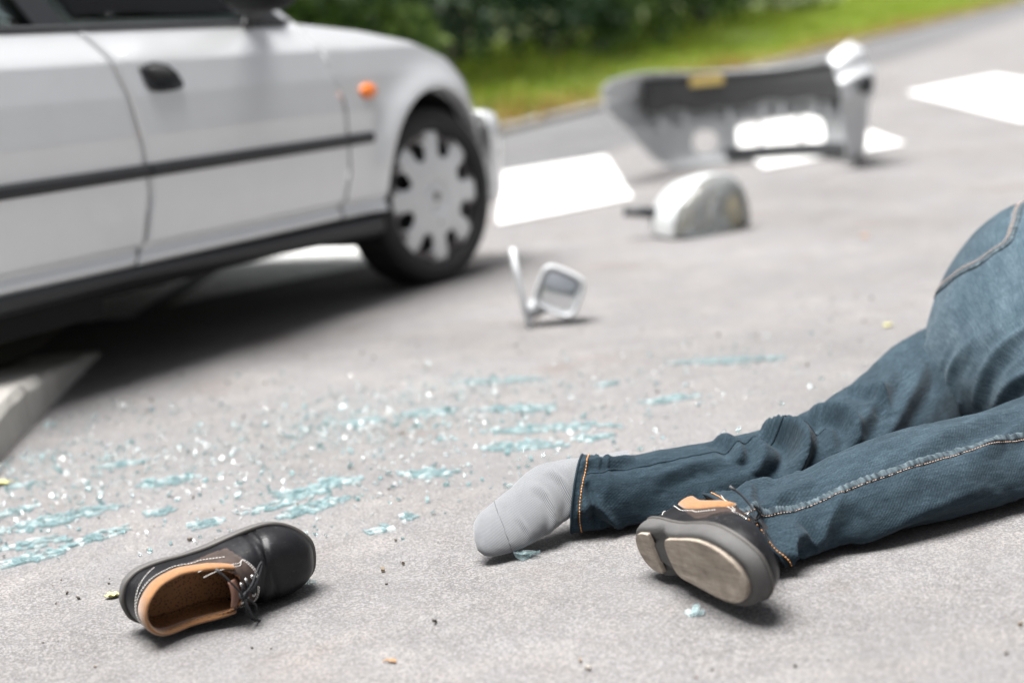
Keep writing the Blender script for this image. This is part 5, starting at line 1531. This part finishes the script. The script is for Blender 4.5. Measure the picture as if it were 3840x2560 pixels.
def make_sheet_glass():
    t = NT('sheet_glass'); gi = t.n.new('ShaderNodeNewGeometry')
    c = t.ramp(gi.outputs['Random Per Island'], [(0, (.24, .39, .41)), (.6, (.38, .52, .54)), (.90, (.55, .67, .68)), (.96, (.85, .95, .95)), (1, (.95, .98, .98))])
    t.set(color=c, rough=.2, trans=.4, ior=1.4)
    tr = t.n.new('ShaderNodeBsdfTransparent'); mx = t.n.new('ShaderNodeMixShader'); mx.inputs[0].default_value = .58
    t.link(t.b.outputs[0], mx.inputs[1]); t.link(tr.outputs[0], mx.inputs[2]); t.link(mx.outputs[0], t.out.inputs[0]); return t.m
M['sheet_glass'] = make_sheet_glass()
for i, s_ in enumerate(SEG): glass_sheet(s_, 300 + i)
for (x, y, s_, lb) in ((-.322, 2.066, .017, 'single teal glass fragment under the toe of the loose shoe'), (-.004, 2.098, .019, 'pair of clear glass fragments stuck together below the grey sock'),
                       (.199, 1.818, .014, 'small pale glass fragment in front of the upturned shoe sole')):
    rg = np.random.default_rng(int(abs(x) * 1000))
    v, f = crumbs(np.array([[0, 0, 0], [.007, .002, 0], [-.007, .003, 0.0]]) if 'pair' not in lb else np.array([[-.006, 0, 0], [.008, .003, 0], [.0, .004, .003]]), np.array([s_, s_ * .8, s_ * .7]), rg)
    v[:, 2] *= .6
    o = obj('glass_fragment', v, f, M['sheet_glass'], fix=False, smooth=False); o.location = (x, y, 0); tag(o, lb, 'broken glass')

# ------------------------------------------------------------------ fallen leaves
def leaf(x, y, z, L, W_, rz, mat, label, curl=.35):
    n = 14; s_ = np.linspace(0, 1, n); wd = W_ * np.sin(PI * s_ ** .8) ** .8
    rows_ = []
    for k in (-1, -.5, 0, .5, 1):
        rows_.append(np.stack([L * (s_ - .5), k * wd * .5, curl * L * ((s_ - .5) ** 2 + .35 * (k * wd / max(W_, 1e-6)) ** 2) + .0015 * np.sin(s_ * 17 + k * 3)], -1))
    v = np.concatenate(rows_); v[:, 2] -= v[:, 2].min() - .001
    o = obj('fallen_leaf', v, gridfaces(5, n), mat, solid=.0006); o.location = (x, y, z); o.rotation_euler = (0, 0, rz)
    st = tube([(L * .48, 0, .004), (L * .62, .002, .003), (L * .75, .004, .002)], .0008, 5); obj('stalk', st[0], st[1], mat, o)
    return tag(o, label, 'leaf')
leaf(-.598, 2.085, 0, .026, .016, .4, M['leaf_yellow'], 'small yellow leaf beside the heel of the loose shoe', .5)
leaf(-.179, 1.749, 0, .014, .006, 2.6, M['leaf_brown'], 'tiny brown leaf on the asphalt near the bottom edge')
leaf(.905, 3.60, 0, .035, .020, .9, M['leaf_yellow'], 'yellowish leaf on the road beyond the hips of the person')
leaf(1.25, 5.25, 0, .045, .028, 1.7, M['leaf_brown'], 'pale brown leaf on the road right of the headlamp')
leaf(-.99, 2.80, 0, .05, .03, .2, M['leaf_yellow'], 'yellow leaf at the left edge below the kerb')
leaf(3.6, 19.0, float(gz(19.0)), .12, .08, .6, M['leaf_brown'], 'brown leaf on the far road by the grass edging')

# ------------------------------------------------------------------ loose grit on the asphalt
n = 900
gp = np.stack([RNG.uniform(-1.0, 1.3, n), RNG.uniform(1.5, 4.2, n)], -1)
ok = ~((gp[:, 0] > -.12) & (gp[:, 1] > 1.70) & (gp[:, 1] < 2.95)) & ~((gp[:, 0] < -.22) & (gp[:, 0] > -.62) & (gp[:, 1] < 2.2) & (gp[:, 1] > 1.88)) & (gp[:, 0] > -1.02 - .077 * (gp[:, 1] - 3.0))
gp = gp[ok]
v, f = crumbs(gp, RNG.gamma(3, .0008, len(gp)).clip(.0012, .006), RNG)
M['grit'] = leafmat('grit', [(0, (.05, .045, .04)), (.5, (.16, .14, .12)), (.85, (.30, .24, .18)), (1, (.36, .33, .30))], .9)
tag(obj('grit', v, f, M['grit'], fix=False, smooth=False), 'loose grit and tiny stones on the asphalt', 'grit', kind='stuff')
